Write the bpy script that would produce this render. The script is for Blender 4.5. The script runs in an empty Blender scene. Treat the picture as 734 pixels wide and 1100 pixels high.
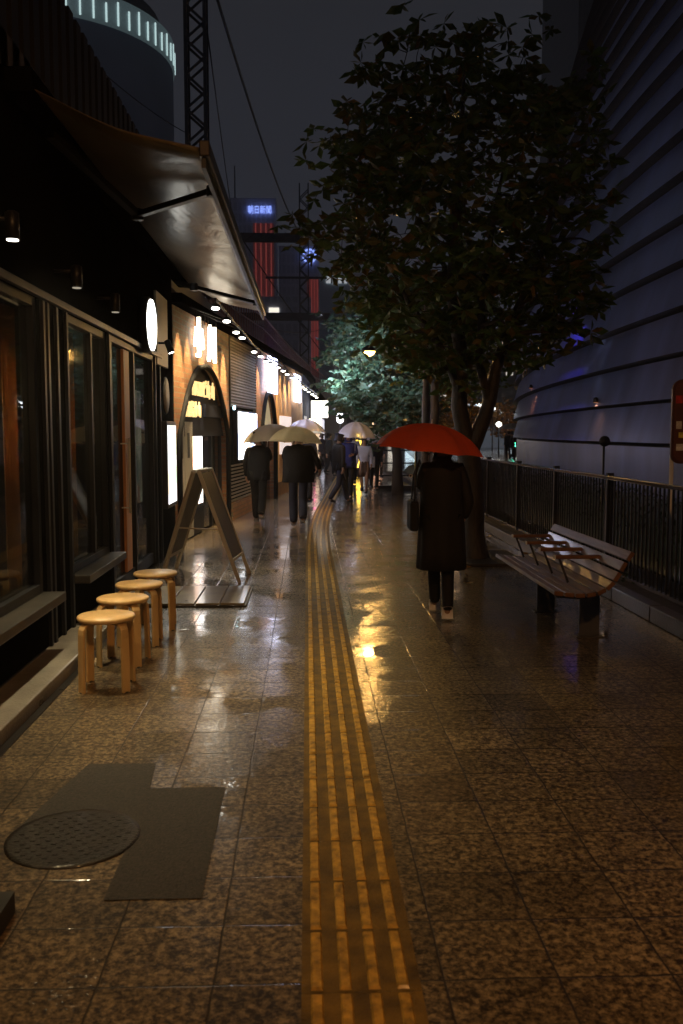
import bpy, math, random
from mathutils import Vector, Matrix, noise
random.seed(7)
PI = math.pi
R = math.radians
S = bpy.context.scene
C = S.collection

# ------------------------------------------------------------------ helpers
class MB:
    """collects shapes, builds ONE mesh object"""
    def __init__(s): s.v = []; s.f = []; s.sm = []
    def add(s, vs, fs, smooth=False):
        o = len(s.v); s.v += [tuple(p) for p in vs]
        s.f += [tuple(i + o for i in q) for q in fs]; s.sm += [smooth] * len(fs)
        return s
    def box(s, x0, x1, y0, y1, z0, z1, M=None):
        vs = [Vector(p) for p in ((x0,y0,z0),(x1,y0,z0),(x1,y1,z0),(x0,y1,z0),(x0,y0,z1),(x1,y0,z1),(x1,y1,z1),(x0,y1,z1))]
        if M: vs = [M @ p for p in vs]
        return s.add(vs, [(0,3,2,1),(4,5,6,7),(0,1,5,4),(1,2,6,5),(2,3,7,6),(3,0,4,7)])
    def beam(s, a, b, w, h, up=(0,0,1)):
        a, b = Vector(a), Vector(b); d = (b - a).normalized(); u = Vector(up)
        if abs(d.dot(u)) > .98: u = Vector((1,0,0))
        r = d.cross(u).normalized(); u = r.cross(d)
        vs = [p + r*(w/2*i) + u*(h/2*j) for p in (a, b) for i, j in ((-1,-1),(1,-1),(1,1),(-1,1))]
        return s.add(vs, [(0,3,2,1),(4,5,6,7),(0,1,5,4),(1,2,6,5),(2,3,7,6),(3,0,4,7)])
    def tube(s, pts, rad, n=8, smooth=True):
        pts = [Vector(p) for p in pts]
        if not hasattr(rad, '__len__'): rad = [rad]*len(pts)
        vs, fs = [], []
        d0 = (pts[1]-pts[0]).normalized(); u = Vector((0,0,1)) if abs(d0.z) < .9 else Vector((1,0,0))
        r = d0.cross(u).normalized()
        for i, p in enumerate(pts):
            d = (pts[min(i+1, len(pts)-1)] - pts[max(i-1, 0)]).normalized()
            r = (r - d*r.dot(d)).normalized(); q = d.cross(r)
            for k in range(n):
                a = 2*PI*k/n; vs.append(p + (r*math.cos(a) + q*math.sin(a))*rad[i])
        for i in range(len(pts)-1):
            for k in range(n):
                a, b = i*n+k, i*n+(k+1) % n; fs.append((a, b, b+n, a+n))
        fs.append(tuple(range(n-1, -1, -1))); fs.append(tuple((len(pts)-1)*n + k for k in range(n)))
        return s.add(vs, fs, smooth)
    def lathe(s, prof, n=24, c=(0,0,0), M=None, smooth=True):
        vs, fs = [], []
        for r, z in prof:
            for k in range(n):
                a = 2*PI*k/n; p = Vector((r*math.cos(a), r*math.sin(a), z))
                vs.append((M @ p if M else p) + Vector(c))
        for i in range(len(prof)-1):
            for k in range(n):
                a, b = i*n+k, i*n+(k+1) % n; fs.append((a, b, b+n, a+n))
        fs.append(tuple(range(n-1, -1, -1))); fs.append(tuple((len(prof)-1)*n + k for k in range(n)))
        return s.add(vs, fs, smooth)
    def prism(s, poly, h, M):
        n = len(poly)
        vs = [M @ Vector((x, y, 0)) for x, y in poly] + [M @ Vector((x, y, h)) for x, y in poly]
        fs = [tuple(range(n-1, -1, -1)), tuple(range(n, 2*n))] + [(i, (i+1) % n, (i+1) % n + n, i+n) for i in range(n)]
        return s.add(vs, fs)
    def build(s, name, m, parent=None, world=False, bevel=0, loc=None):
        me = bpy.data.meshes.new(name)
        off = Vector((0,0,0))
        if world and parent: off = parent.location
        if loc is not None: off = Vector(loc)
        me.from_pydata([tuple(Vector(p) - off) for p in s.v], [], s.f)
        me.polygons.foreach_set('use_smooth', s.sm); me.update()
        me.materials.append(m)
        o = bpy.data.objects.new(name, me); C.objects.link(o)
        if loc is not None: o.location = loc
        if parent: o.parent = parent
        if bevel:
            b = o.modifiers.new('bevel', 'BEVEL'); b.width = bevel; b.segments = 2; b.limit_method = 'ANGLE'
            b.harden_normals = False
        return o

def tag(o, label, cat, group=None, kind=None):
    o['label'] = label; o['category'] = cat
    if group: o['group'] = group
    if kind: o['kind'] = kind
    return o
def thing(name, label, cat, loc=(0,0,0), rz=0, group=None):
    o = bpy.data.objects.new(name, None); C.objects.link(o)
    o.location = loc; o.rotation_euler = (0,0,rz); o.empty_display_size = .1
    return tag(o, label, cat, group)
def struct(o):
    o['kind'] = 'structure'; return o
def copy_tree(o, parent=None):
    c = o.copy(); C.objects.link(c)
    if parent: c.parent = parent
    for ch in list(o.children): copy_tree(ch, c)
    return c
def text_mesh(s, size, depth, m, name, parent, M, align='CENTER', xs=1.0):
    cu = bpy.data.curves.new('t', 'FONT'); cu.body = s; cu.size = size; cu.extrude = depth
    cu.align_x = align; cu.align_y = 'CENTER'; cu.resolution_u = 2
    t = bpy.data.objects.new('t', cu); C.objects.link(t)
    dg = bpy.context.evaluated_depsgraph_get()
    me = bpy.data.meshes.new_from_object(t.evaluated_get(dg)); me.name = name
    bpy.data.objects.remove(t)
    me.transform(M @ Matrix.Diagonal((xs,1,1,1)))
    me.materials.clear(); me.materials.append(m)
    o = bpy.data.objects.new(name, me); C.objects.link(o)
    if parent: o.parent = parent
    return o

# ------------------------------------------------------------------ materials
def nodes(name):
    m = bpy.data.materials.new(name); m.use_nodes = True
    nt = m.node_tree; return m, nt, nt.nodes['Principled BSDF']
def mat(name, col, rough=.5, metal=0, var=.25, scale=6, bump=0, bscale=40, emit=None, estr=0, coat=0, spec=.5, stretch=None):
    m, nt, b = nodes(name); N = nt.nodes.new; L = nt.links.new
    tc = N('ShaderNodeTexCoord'); src = tc.outputs['Object']
    if stretch:
        mp = N('ShaderNodeMapping'); mp.inputs['Scale'].default_value = stretch; L(src, mp.inputs[0]); src = mp.outputs[0]
    n = N('ShaderNodeTexNoise'); n.inputs['Scale'].default_value = scale; n.inputs['Detail'].default_value = 6
    L(src, n.inputs['Vector'])
    r = N('ShaderNodeValToRGB')
    a = [max(0, c*(1-var)) for c in col]; z = [min(1, c*(1+var)) for c in col]
    r.color_ramp.elements[0].position = .3; r.color_ramp.elements[1].position = .7
    r.color_ramp.elements[0].color = (*a, 1); r.color_ramp.elements[1].color = (*z, 1)
    L(n.outputs['Fac'], r.inputs[0]); L(r.outputs[0], b.inputs['Base Color'])
    mr = N('ShaderNodeMapRange'); mr.inputs['To Min'].default_value = max(.02, rough*.75); mr.inputs['To Max'].default_value = min(1, rough*1.25)
    L(n.outputs['Fac'], mr.inputs[0]); L(mr.outputs[0], b.inputs['Roughness'])
    b.inputs['Metallic'].default_value = metal; b.inputs['Specular IOR Level'].default_value = spec
    b.inputs['Coat Weight'].default_value = coat; b.inputs['Coat Roughness'].default_value = .1
    if bump:
        n2 = N('ShaderNodeTexNoise'); n2.inputs['Scale'].default_value = bscale; n2.inputs['Detail'].default_value = 5; L(src, n2.inputs['Vector'])
        bp = N('ShaderNodeBump'); bp.inputs['Strength'].default_value = bump; bp.inputs['Distance'].default_value = .01
        L(n2.outputs['Fac'], bp.inputs['Height']); L(bp.outputs[0], b.inputs['Normal'])
    if emit:
        b.inputs['Emission Color'].default_value = (*emit, 1); b.inputs['Emission Strength'].default_value = estr
    return m
def lit(name, col, s):
    return mat(name, [c*.5 for c in col], .4, 0, .1, emit=col, estr=s)
def poster(name, cols, s, scale=4):
    """a backlit print: a mosaic of coloured fields"""
    m, nt, b = nodes(name); N = nt.nodes.new; L = nt.links.new
    tc = N('ShaderNodeTexCoord'); mp = N('ShaderNodeMapping'); mp.inputs['Scale'].default_value = (1, 1, .55); L(tc.outputs['Object'], mp.inputs[0])
    v = N('ShaderNodeTexVoronoi'); v.inputs['Scale'].default_value = scale; v.distance = 'CHEBYCHEV'; L(mp.outputs[0], v.inputs['Vector'])
    sp = N('ShaderNodeSeparateColor'); L(v.outputs['Color'], sp.inputs[0])
    r = N('ShaderNodeValToRGB'); r.color_ramp.interpolation = 'CONSTANT'
    e = r.color_ramp.elements
    for i, c in enumerate(cols):
        p = i/len(cols)
        el = e[i] if i < 2 else e.new(p)
        el.position = p; el.color = (*c, 1)
    n = N('ShaderNodeTexNoise'); n.inputs['Scale'].default_value = 14; L(tc.outputs['Object'], n.inputs['Vector'])
    mx = N('ShaderNodeMix'); mx.data_type = 'RGBA'; mx.inputs['Factor'].default_value = .25
    L(sp.outputs[0], r.inputs[0]); L(r.outputs[0], mx.inputs['A']); L(n.outputs['Color'], mx.inputs['B'])
    L(mx.outputs['Result'], b.inputs['Base Color']); L(mx.outputs['Result'], b.inputs['Emission Color'])
    b.inputs['Emission Strength'].default_value = s; b.inputs['Roughness'].default_value = .3
    return m

def paving_mat():
    m, nt, b = nodes('granite_pavers'); N = nt.nodes.new; L = nt.links.new
    def math_(op, a, c=None, cl=False):
        n = N('ShaderNodeMath'); n.operation = op; n.use_clamp = cl
        for i, q in enumerate((a, c)):
            if q is None: continue
            if isinstance(q, (int, float)): n.inputs[i].default_value = q
            else: L(q, n.inputs[i])
        return n.outputs[0]
    tc = N('ShaderNodeTexCoord'); P = tc.outputs['Object']
    sx = N('ShaderNodeSeparateXYZ'); L(P, sx.inputs[0])
    wob = N('ShaderNodeTexNoise'); wob.inputs['Scale'].default_value = 6; wob.inputs['Detail'].default_value = 3; L(P, wob.inputs['Vector'])
    w = math_('MULTIPLY', math_('SUBTRACT', wob.outputs['Fac'], .5), .012)
    u = math_('DIVIDE', math_('ADD', math_('ADD', sx.outputs[0], .01+3.1), w), .3167)
    # rows are 0.3 m deep, some merge into 0.6 m slabs
    v = math_('DIVIDE', math_('ADD', math_('ADD', sx.outputs[1], .05+3), w), .3)
    fu, fv = math_('FRACT', u), math_('FRACT', v)
    iu, iv = math_('FLOOR', u), math_('FLOOR', v)
    du = math_('MULTIPLY', math_('MINIMUM', fu, math_('SUBTRACT', 1, fu)), .3167)
    dv = math_('MULTIPLY', math_('MINIMUM', fv, math_('SUBTRACT', 1, fv)), .3)
    # weaken every other row joint in random columns
    d = math_('MINIMUM', du, math_('MULTIPLY', dv, .85))
    jr = N('ShaderNodeMapRange'); L(d, jr.inputs[0]); jr.inputs['From Min'].default_value = .0014; jr.inputs['From Max'].default_value = .0045
    joint = jr.outputs[0]   # 0 in joint
    cx = N('ShaderNodeCombineXYZ'); L(iu, cx.inputs[0]); L(iv, cx.inputs[1])
    wn = N('ShaderNodeTexWhiteNoise'); wn.noise_dimensions = '2D'; L(cx.outputs[0], wn.inputs['Vector'])
    # granite mottling
    n1 = N('ShaderNodeTexNoise'); n1.inputs['Scale'].default_value = 46; n1.inputs['Detail'].default_value = 8; n1.inputs['Roughness'].default_value = .72; n1.inputs['Distortion'].default_value = .25
    va = N('ShaderNodeVectorMath'); va.operation = 'MULTIPLY_ADD'; L(wn.outputs['Color'], va.inputs[0]); va.inputs[1].default_value = (7,7,7); L(P, va.inputs[2]); L(va.outputs[0], n1.inputs['Vector'])
    r1 = N('ShaderNodeValToRGB'); e = r1.color_ramp.elements
    e[0].position = .41; e[0].color = (.022,.014,.008,1); e[1].position = .52; e[1].color = (.145,.105,.058,1)
    q = e.new(.64); q.color = (.34,.25,.14,1)
    L(n1.outputs['Fac'], r1.inputs[0])
    n2 = N('ShaderNodeTexNoise'); n2.inputs['Scale'].default_value = 1.3; n2.inputs['Detail'].default_value = 5; L(P, n2.inputs['Vector'])
    tone = math_('ADD', math_('MULTIPLY', wn.outputs['Value'], .35), math_('MULTIPLY', n2.outputs['Fac'], 1.25))
    mul = N('ShaderNodeMix'); mul.data_type = 'RGBA'; mul.blend_type = 'MULTIPLY'; mul.inputs['Factor'].default_value = 1
    tcx = N('ShaderNodeCombineColor'); 
    for i in range(3): L(tone, tcx.inputs[i])
    L(r1.outputs[0], mul.inputs['A']); L(tcx.outputs[0], mul.inputs['B'])
    jm = N('ShaderNodeMix'); jm.data_type = 'RGBA'; L(joint, jm.inputs['Factor']); jm.inputs['A'].default_value = (.022,.017,.012,1); L(mul.outputs['Result'], jm.inputs['B'])
    L(jm.outputs['Result'], b.inputs['Base Color'])
    # wet film: smooth in puddled parts, rougher where the stone stands proud
    n3 = N('ShaderNodeTexNoise'); n3.inputs['Scale'].default_value = 1.9; n3.inputs['Detail'].default_value = 4; L(P, n3.inputs['Vector'])
    pud = N('ShaderNodeMapRange'); pud.inputs['From Min'].default_value = .42; pud.inputs['From Max'].default_value = .62; L(n3.outputs['Fac'], pud.inputs[0])
    b.inputs['Roughness'].default_value = .5
    rr = N('ShaderNodeMapRange'); L(pud.outputs[0], rr.inputs[0]); rr.inputs['To Min'].default_value = .055; rr.inputs['To Max'].default_value = .02
    tr = math_('ADD', rr.outputs[0], math_('MULTIPLY', wn.outputs['Value'], .025))
    L(tr, b.inputs['Coat Roughness']); b.inputs['Coat Weight'].default_value = 1; b.inputs['Coat IOR'].default_value = 1.36
    b.inputs['Specular IOR Level'].default_value = .25
    # relief
    n4 = N('ShaderNodeTexNoise'); n4.inputs['Scale'].default_value = 85; n4.inputs['Detail'].default_value = 4; L(P, n4.inputs['Vector'])
    hh = math_('ADD', math_('MULTIPLY', n4.outputs['Fac'], .35), math_('MULTIPLY', joint, .8))
    bp = N('ShaderNodeBump'); bp.inputs['Strength'].default_value = .6; bp.inputs['Distance'].default_value = .004; L(hh, bp.inputs['Height'])
    L(bp.outputs[0], b.inputs['Normal'])
    n5 = N('ShaderNodeTexNoise'); n5.inputs['Scale'].default_value = 20; n5.inputs['Detail'].default_value = 2; L(P, n5.inputs['Vector'])
    n6 = N('ShaderNodeTexNoise'); n6.inputs['Scale'].default_value = 95; n6.inputs['Detail'].default_value = 1; L(P, n6.inputs['Vector'])
    dry = math_('SUBTRACT', 1, pud.outputs[0])
    fine = math_('MULTIPLY', math_('MULTIPLY', n6.outputs['Fac'], dry), .75)
    wave = math_('MULTIPLY', n5.outputs['Fac'], math_('ADD', math_('MULTIPLY', dry, .6), .25))
    h2 = math_('ADD', math_('ADD', wave, fine), math_('ADD', math_('MULTIPLY', joint, .45), math_('MULTIPLY', wn.outputs['Value'], .15)))
    bp2 = N('ShaderNodeBump'); bp2.inputs['Strength'].default_value = .5; bp2.inputs['Distance'].default_value = .003; L(h2, bp2.inputs['Height'])
    L(bp2.outputs[0], b.inputs['Coat Normal'])
    return m

def brick_mat(name, c1, c2, mortar, scale=1):
    m, nt, b = nodes(name); N = nt.nodes.new; L = nt.links.new
    tc = N('ShaderNodeTexCoord'); sx = N('ShaderNodeSeparateXYZ'); L(tc.outputs['Object'], sx.inputs[0])
    cx = N('ShaderNodeCombineXYZ'); L(sx.outputs[0], cx.inputs[0]); L(sx.outputs[2], cx.inputs[1]); L(sx.outputs[1], cx.inputs[2])
    bt = N('ShaderNodeTexBrick'); L(cx.outputs[0], bt.inputs['Vector'])
    bt.inputs['Color1'].default_value = (*c1,1); bt.inputs['Color2'].default_value = (*c2,1); bt.inputs['Mortar'].default_value = (*mortar,1)
    bt.inputs['Scale'].default_value = scale; bt.inputs['Brick Width'].default_value = .21; bt.inputs['Row Height'].default_value = .07; bt.inputs['Mortar Size'].default_value = .008
    bt.inputs['Bias'].default_value = -.1
    n = N('ShaderNodeTexNoise'); n.inputs['Scale'].default_value = 30; L(tc.outputs['Object'], n.inputs['Vector'])
    mx = N('ShaderNodeMix'); mx.data_type = 'RGBA'; mx.blend_type = 'MULTIPLY'; mx.inputs['Factor'].default_value = .6
    L(bt.outputs[0], mx.inputs['A']); L(n.outputs['Color'], mx.inputs['B']); L(mx.outputs['Result'], b.inputs['Base Color'])
    bp = N('ShaderNodeBump'); bp.inputs['Strength'].default_value = .7; bp.inputs['Distance'].default_value = .008; bp.invert = True
    L(bt.outputs['Fac'], bp.inputs['Height']); L(bp.outputs[0], b.inputs['Normal']); b.inputs['Roughness'].default_value = .6
    return m

def leaf_mat(name, cols, rough=.38):
    m, nt, b = nodes(name); N = nt.nodes.new; L = nt.links.new
    g = N('ShaderNodeNewGeometry'); r = N('ShaderNodeValToRGB'); e = r.color_ramp.elements
    for i, c in enumerate(cols):
        p = i/(len(cols)-1); el = e[0] if i == 0 else (e[-1] if i == len(cols)-1 else e.new(p)); el.position = p; el.color = (*c,1)
    L(g.outputs['Random Per Island'], r.inputs[0]); L(r.outputs[0], b.inputs['Base Color']); b.inputs['Roughness'].default_value = rough
    t = N('ShaderNodeBsdfTranslucent'); L(r.outputs[0], t.inputs[0]); mx = N('ShaderNodeMixShader'); mx.inputs[0].default_value = .3
    L(b.outputs[0], mx.inputs[1]); L(t.outputs[0], mx.inputs[2]); L(mx.outputs[0], nt.nodes['Material Output'].inputs[0])
    return m

def glass_mat(name, tint, alpha, rough=.03):
    m, nt, b = nodes(name); N = nt.nodes.new; L = nt.links.new
    t = N('ShaderNodeBsdfTransparent'); t.inputs[0].default_value = (*tint,1)
    b.inputs['Base Color'].default_value = (.02,.02,.022,1); b.inputs['Roughness'].default_value = rough
    mx = N('ShaderNodeMixShader'); mx.inputs[0].default_value = alpha
    L(t.outputs[0], mx.inputs[1]); L(b.outputs[0], mx.inputs[2]); L(mx.outputs[0], nt.nodes['Material Output'].inputs[0])
    return m
def vinyl_mat(name, col, alpha):
    m = glass_mat(name, (.93,.94,.97), alpha, .12)
    b = m.node_tree.nodes['Principled BSDF']; b.inputs['Base Color'].default_value = (*col,1)
    return m
def cloth_translucent(name, col, rough=.6, tr=.35):
    m = mat(name, col, rough, var=.08, scale=12, bump=.1, bscale=30, spec=.3)
    nt = m.node_tree; N = nt.nodes.new; L = nt.links.new
    t = N('ShaderNodeBsdfTranslucent'); t.inputs[0].default_value = (*col,1); mx = N('ShaderNodeMixShader'); mx.inputs[0].default_value = tr
    L(nt.nodes['Principled BSDF'].outputs[0], mx.inputs[1]); L(t.outputs[0], mx.inputs[2]); L(mx.outputs[0], nt.nodes['Material Output'].inputs[0])
    return m
def window_grid_mat(name, wall, pane, sx=3.2, sz=3.4, p=.06, litcol=(1,.85,.6), ls=.5):
    """tower cladding: vertical fins and floors, a few lit windows"""
    m, nt, b = nodes(name); N = nt.nodes.new; L = nt.links.new
    tc = N('ShaderNodeTexCoord'); s = N('ShaderNodeSeparateXYZ'); L(tc.outputs['Object'], s.inputs[0])
    def M(op, a, c):
        n = N('ShaderNodeMath'); n.operation = op
        for i, q in enumerate((a, c)):
            if isinstance(q, (int, float)): n.inputs[i].default_value = q
            elif q is not None: L(q, n.inputs[i])
        return n.outputs[0]
    u = M('DIVIDE', M('ADD', s.outputs[0], s.outputs[1]), sx); v = M('DIVIDE', s.outputs[2], sz)
    fu, fv = M('FRACT', u, None), M('FRACT', v, None)
    isw = M('MULTIPLY', M('GREATER_THAN', fu, .35), M('GREATER_THAN', fv, .3))
    mx = N('ShaderNodeMix'); mx.data_type = 'RGBA'; L(isw, mx.inputs['Factor']); mx.inputs['A'].default_value = (*wall,1); mx.inputs['B'].default_value = (*pane,1)
    L(mx.outputs['Result'], b.inputs['Base Color'])
    cx = N('ShaderNodeCombineXYZ'); L(M('FLOOR', u, None), cx.inputs[0]); L(M('FLOOR', v, None), cx.inputs[1])
    wn = N('ShaderNodeTexWhiteNoise'); wn.noise_dimensions = '2D'; L(cx.outputs[0], wn.inputs['Vector'])
    on = M('MULTIPLY', M('LESS_THAN', wn.outputs['Value'], p), isw)
    b.inputs['Emission Color'].default_value = (*litcol,1); L(M('MULTIPLY', on, ls), b.inputs['Emission Strength'])
    b.inputs['Roughness'].default_value = .35
    return m

def awning_mat():
    m = mat('brown_awning_cloth', (.17,.135,.10), .33, var=.12, scale=3, bump=.0, spec=.7)
    nt = m.node_tree; N = nt.nodes.new; L = nt.links.new; b = nt.nodes['Principled BSDF']
    tc = N('ShaderNodeTexCoord'); mp = N('ShaderNodeMapping'); mp.inputs['Scale'].default_value = (2.2,1.1,1); L(tc.outputs['Object'], mp.inputs[0])
    n = N('ShaderNodeTexNoise'); n.inputs['Scale'].default_value = 1.6; n.inputs['Detail'].default_value = 4; n.inputs['Distortion'].default_value = .6; L(mp.outputs[0], n.inputs['Vector'])
    bp = N('ShaderNodeBump'); bp.inputs['Strength'].default_value = .35; bp.inputs['Distance'].default_value = .05; L(n.outputs['Fac'], bp.inputs['Height']); L(bp.outputs[0], b.inputs['Normal'])
    return m
PAVE = paving_mat()
ASPH = mat('wet_asphalt', (.02,.019,.02), .22, var=.3, scale=3, bump=.5, bscale=120, coat=.3)
PATCH = mat('asphalt_patch', (.032,.027,.023), .7, var=.9, scale=110, bump=1, bscale=140, spec=.5)
IRON = mat('cast_iron', (.018,.014,.010), .35, .3, .5, 30, .8, 90, coat=.35)
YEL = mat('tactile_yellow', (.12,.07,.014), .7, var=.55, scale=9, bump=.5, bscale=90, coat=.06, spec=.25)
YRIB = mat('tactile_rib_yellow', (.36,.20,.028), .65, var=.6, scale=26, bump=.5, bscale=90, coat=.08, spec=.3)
CONC = mat('wet_concrete', (.22,.2,.17), .3, var=.35, scale=5, bump=.4, bscale=60, coat=.4)
DARK = mat('black_panel', (.0055,.0055,.006), .85, var=.4, scale=2, bump=.08, bscale=20, spec=0)
DARKG = mat('charcoal_frame', (.015,.017,.022), .45, 0, .25, 4, spec=.18)
NAVY = mat('navy_panel', (.012,.014,.026), .8, var=.3, scale=3, spec=.08)
BRONZE = mat('black_trim', (.008,.008,.008), .8, spec=.1)
BEIGE = mat('beige_panel', (.38,.33,.24), .5, var=.1, scale=3)
WOOD = mat('birch_wood', (.62,.40,.17), .38, var=.14, scale=3, stretch=(8,8,1.2), coat=.25)
OWOOD = mat('orange_wood', (.5,.2,.06), .5, var=.2, scale=5, stretch=(6,6,.8))
CURT = cloth_translucent('orange_curtain', (.85,.50,.20), .7, .6)
SOIL = mat('wet_soil', (.03,.022,.016), .5, var=.5, scale=14, bump=1, bscale=30)
GLASS = glass_mat('window_glass', (.7,.72,.68), .45)
DGLASS = mat('dark_glass', (.01,.012,.012), .06, var=.2)
BRICK = brick_mat('orange_brick', (.46,.19,.07), (.24,.09,.03), (.30,.22,.14))
BRICK2 = brick_mat('brown_brick', (.42,.22,.1), (.26,.12,.05), (.2,.15,.1))
STEEL = mat('dark_steel', (.03,.03,.033), .45, .5, .3, 8)
LATT = mat('mast_steel', (.08,.08,.085), .5, .3, .3, 5)
GALV = mat('pale_aluminium', (.72,.70,.62), .42, .0, .1, 9)
BOARDB = mat('grey_brown_board', (.17,.15,.13), .45, var=.2, scale=6)
AWN = awning_mat()
RED = cloth_translucent('red_umbrella_cloth', (.92,.12,.035), .5, .3)
TAN = cloth_translucent('tan_umbrella_cloth', (.78,.68,.42), .5, .4)
GREYU = cloth_translucent('grey_umbrella_cloth', (.48,.42,.32), .5, .3)
PALEU = vinyl_mat('pale_violet_vinyl', (.78,.78,1), .85)
CLEARU = vinyl_mat('clear_vinyl', (.9,.9,1), .62)
BLACKC = mat('black_cloth', (.007,.007,.008), .8, var=.35, scale=8, bump=.3, bscale=18)
DNAVYC = mat('navy_cloth', (.018,.022,.045), .75, var=.3, scale=8, bump=.3, bscale=18)
COATM = mat('dark_brown_coat', (.009,.008,.007), .8, var=.3, scale=7, bump=.4, bscale=14)
SKIN = mat('skin', (.5,.3,.2), .5, var=.06)
HAIR = mat('black_hair', (.012,.01,.009), .4, var=.4, scale=30, stretch=(6,6,1))
WSHOE = mat('white_shoe', (.85,.83,.82), .5, var=.06)
WSHOE2 = mat('grey_shoe', (.3,.28,.25), .5, var=.3)
BSHOE = mat('black_shoe', (.02,.02,.02), .45, var=.1)
GREYC = mat('grey_cardigan', (.45,.45,.5), .8, var=.1)
WHITEC = mat('white_blouse', (.65,.66,.78), .8, var=.1)
SKIRTM = mat('brown_skirt', (.09,.055,.04), .8, var=.2)
BLUEC = mat('blue_cloth', (.03,.04,.2), .8, var=.2)
BARK = mat('wet_bark', (.045,.034,.024), .55, var=.4, scale=7, bump=1, bscale=26, stretch=(2,2,.6))
LEAFD = leaf_mat('chestnut_leaves', [(.06,.10,.02),(.08,.15,.03),(.10,.14,.03),(.07,.14,.03),(.13,.10,.02),(.06,.10,.02),(.09,.13,.03),(.22,.12,.025)])
LEAFG = leaf_mat('pale_green_leaves', [(.07,.15,.09),(.13,.24,.17),(.06,.11,.06),(.2,.32,.27),(.12,.12,.05),(.16,.27,.2)], .22)
LEAFO = leaf_mat('autumn_leaves', [(.25,.12,.03),(.3,.16,.03),(.12,.08,.02)])
HEDGE = leaf_mat('hedge_leaves', [(.02,.04,.012),(.03,.06,.02),(.04,.05,.02)])
BENCHW = mat('wet_bench_slats', (.32,.28,.30), .35, var=.3, scale=4, stretch=(8,.7,8), bump=.25, bscale=18, coat=.4)
BENCHE = mat('bench_brown_ends', (.14,.06,.02), .5, var=.25, scale=9)
CLADM = mat('metal_cladding', (.20,.235,.44), .33, .4, .3, 1.2, .06, 1.2, stretch=(1,1,.22))
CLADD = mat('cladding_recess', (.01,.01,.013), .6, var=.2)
WHITE_L = lit('white_lamp', (1,.95,.82), 9)
DIM_L = lit('dim_lamp', (1,.9,.7), .35)
WARM_L = lit('warm_lamp', (1,.78,.45), 12)
COOL_L = lit('cool_lamp', (.86,.88,1), 6)

# ------------------------------------------------------------------ plan of the street
def xf(y):          # street line of the shop fronts
    if y < 11.8: return -1.72
    if y < 27: return -1.72 + .113*(y-11.8)
    return -1.72 + .113*15.2 + .05*(y-27)
def cs(y):          # how far the tactile strip has swung to the right
    if y < 11: return 0
    if y < 18: return .0043*(y-11)**2
    return .21 + .06*(y-18)
VP = [(-1.86,2.2),(-1.86,19),(-1.72,22),(-1.2,26.2),(-.67,35),(.2,45.8),(1.88,61),(4.4,78)]
def xv(y):
    for (x0,y0),(x1,y1) in zip(VP, VP[1:]):
        if y <= y1: return x0 + (x1-x0)*(y-y0)/(y1-y0)
    return VP[-1][0]

# ------------------------------------------------------------------ ground
g = MB(); g.add([(-900,-60,-.02),(900,-60,-.02),(900,1500,-.02),(-900,1500,-.02)], [(0,1,2,3)])
struct(g.build('ground', ASPH))
p = MB(); vs = []; fs = []
ys = [-3+ i*1.0 for i in range(0, 76)]
for y in ys: vs += [(-2.2 if y < 11 else xf(y)-.6, y, 0), (3.12 + cs(y)*.6 + (.05*(y-18) if y > 18 else 0), y, 0)]
for i in range(len(ys)-1): fs.append((2*i, 2*i+1, 2*i+3, 2*i+2))
p.add(vs, fs); struct(p.build('pavement', PAVE))
# cut-out asphalt repair (one L-shaped sheet)
p = MB(); p.add([(x,y,.004) for x,y in [(-1.12,3.27),(-.995,4.02),(-.69,4.02),(-.67,3.73),(-.352,3.73),(-.345,2.81),(-.66,2.81),(-.66,3.27)]],
                [(0,7,3,2,1),(7,6,5,4,3)])
struct(p.build('asphalt_patch', PATCH))
# tactile strip
T = MB(); B = MB(); y = -1.9+.0; k = 0
while y < 44:
    y1 = y+.3; xs0, xs1 = cs(y), cs(y1)
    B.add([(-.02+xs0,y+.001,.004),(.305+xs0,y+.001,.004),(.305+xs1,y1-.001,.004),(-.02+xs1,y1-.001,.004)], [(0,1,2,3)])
    a = math.atan2(xs1-xs0, .3)
    M = Matrix.Translation(((xs0+xs1)/2, y+.15, 0)) @ Matrix.Rotation(-a, 4, 'Z')
    for c in (.022, .100, .178, .256):
        w0, w1, h = .0165, .012, .0105
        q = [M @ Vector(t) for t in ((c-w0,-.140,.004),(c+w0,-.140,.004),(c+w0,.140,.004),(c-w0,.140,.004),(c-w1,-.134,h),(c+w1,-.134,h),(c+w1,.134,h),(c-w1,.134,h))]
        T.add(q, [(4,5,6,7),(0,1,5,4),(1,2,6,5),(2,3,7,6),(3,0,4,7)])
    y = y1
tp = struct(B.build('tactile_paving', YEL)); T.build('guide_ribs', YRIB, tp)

# kerb step under the dark restaurant, low kerb in front of the fence, gutter
st = MB(); st.box(-1.74, -1.47, 1.5, 7.4, 0, .085)
struct(st.build('doorstep', CONC, bevel=.008))
gt = MB(); gt.box(-1.47, -1.425, 1.5, 7.4, .001, .005); struct(gt.build('gutter', mat('gutter_dark', (.01,.01,.01), .3)))
kb = MB()
for i in range(40):
    y0 = -2 + i*.9; x0 = 2.72 + max(0, cs(y0))*.5
    kb.box(x0, x0+.12, y0, y0+.892, 0, .13)
struct(kb.build('kerb', mat('dark_wet_kerb', (.07,.065,.06), .35, var=.35, scale=5, bump=.4, bscale=60, coat=.3), bevel=.01))
so = MB(); so.box(2.845, 3.55, -2, 34, 0, .06); struct(so.build('planting_bed', SOIL))
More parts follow.
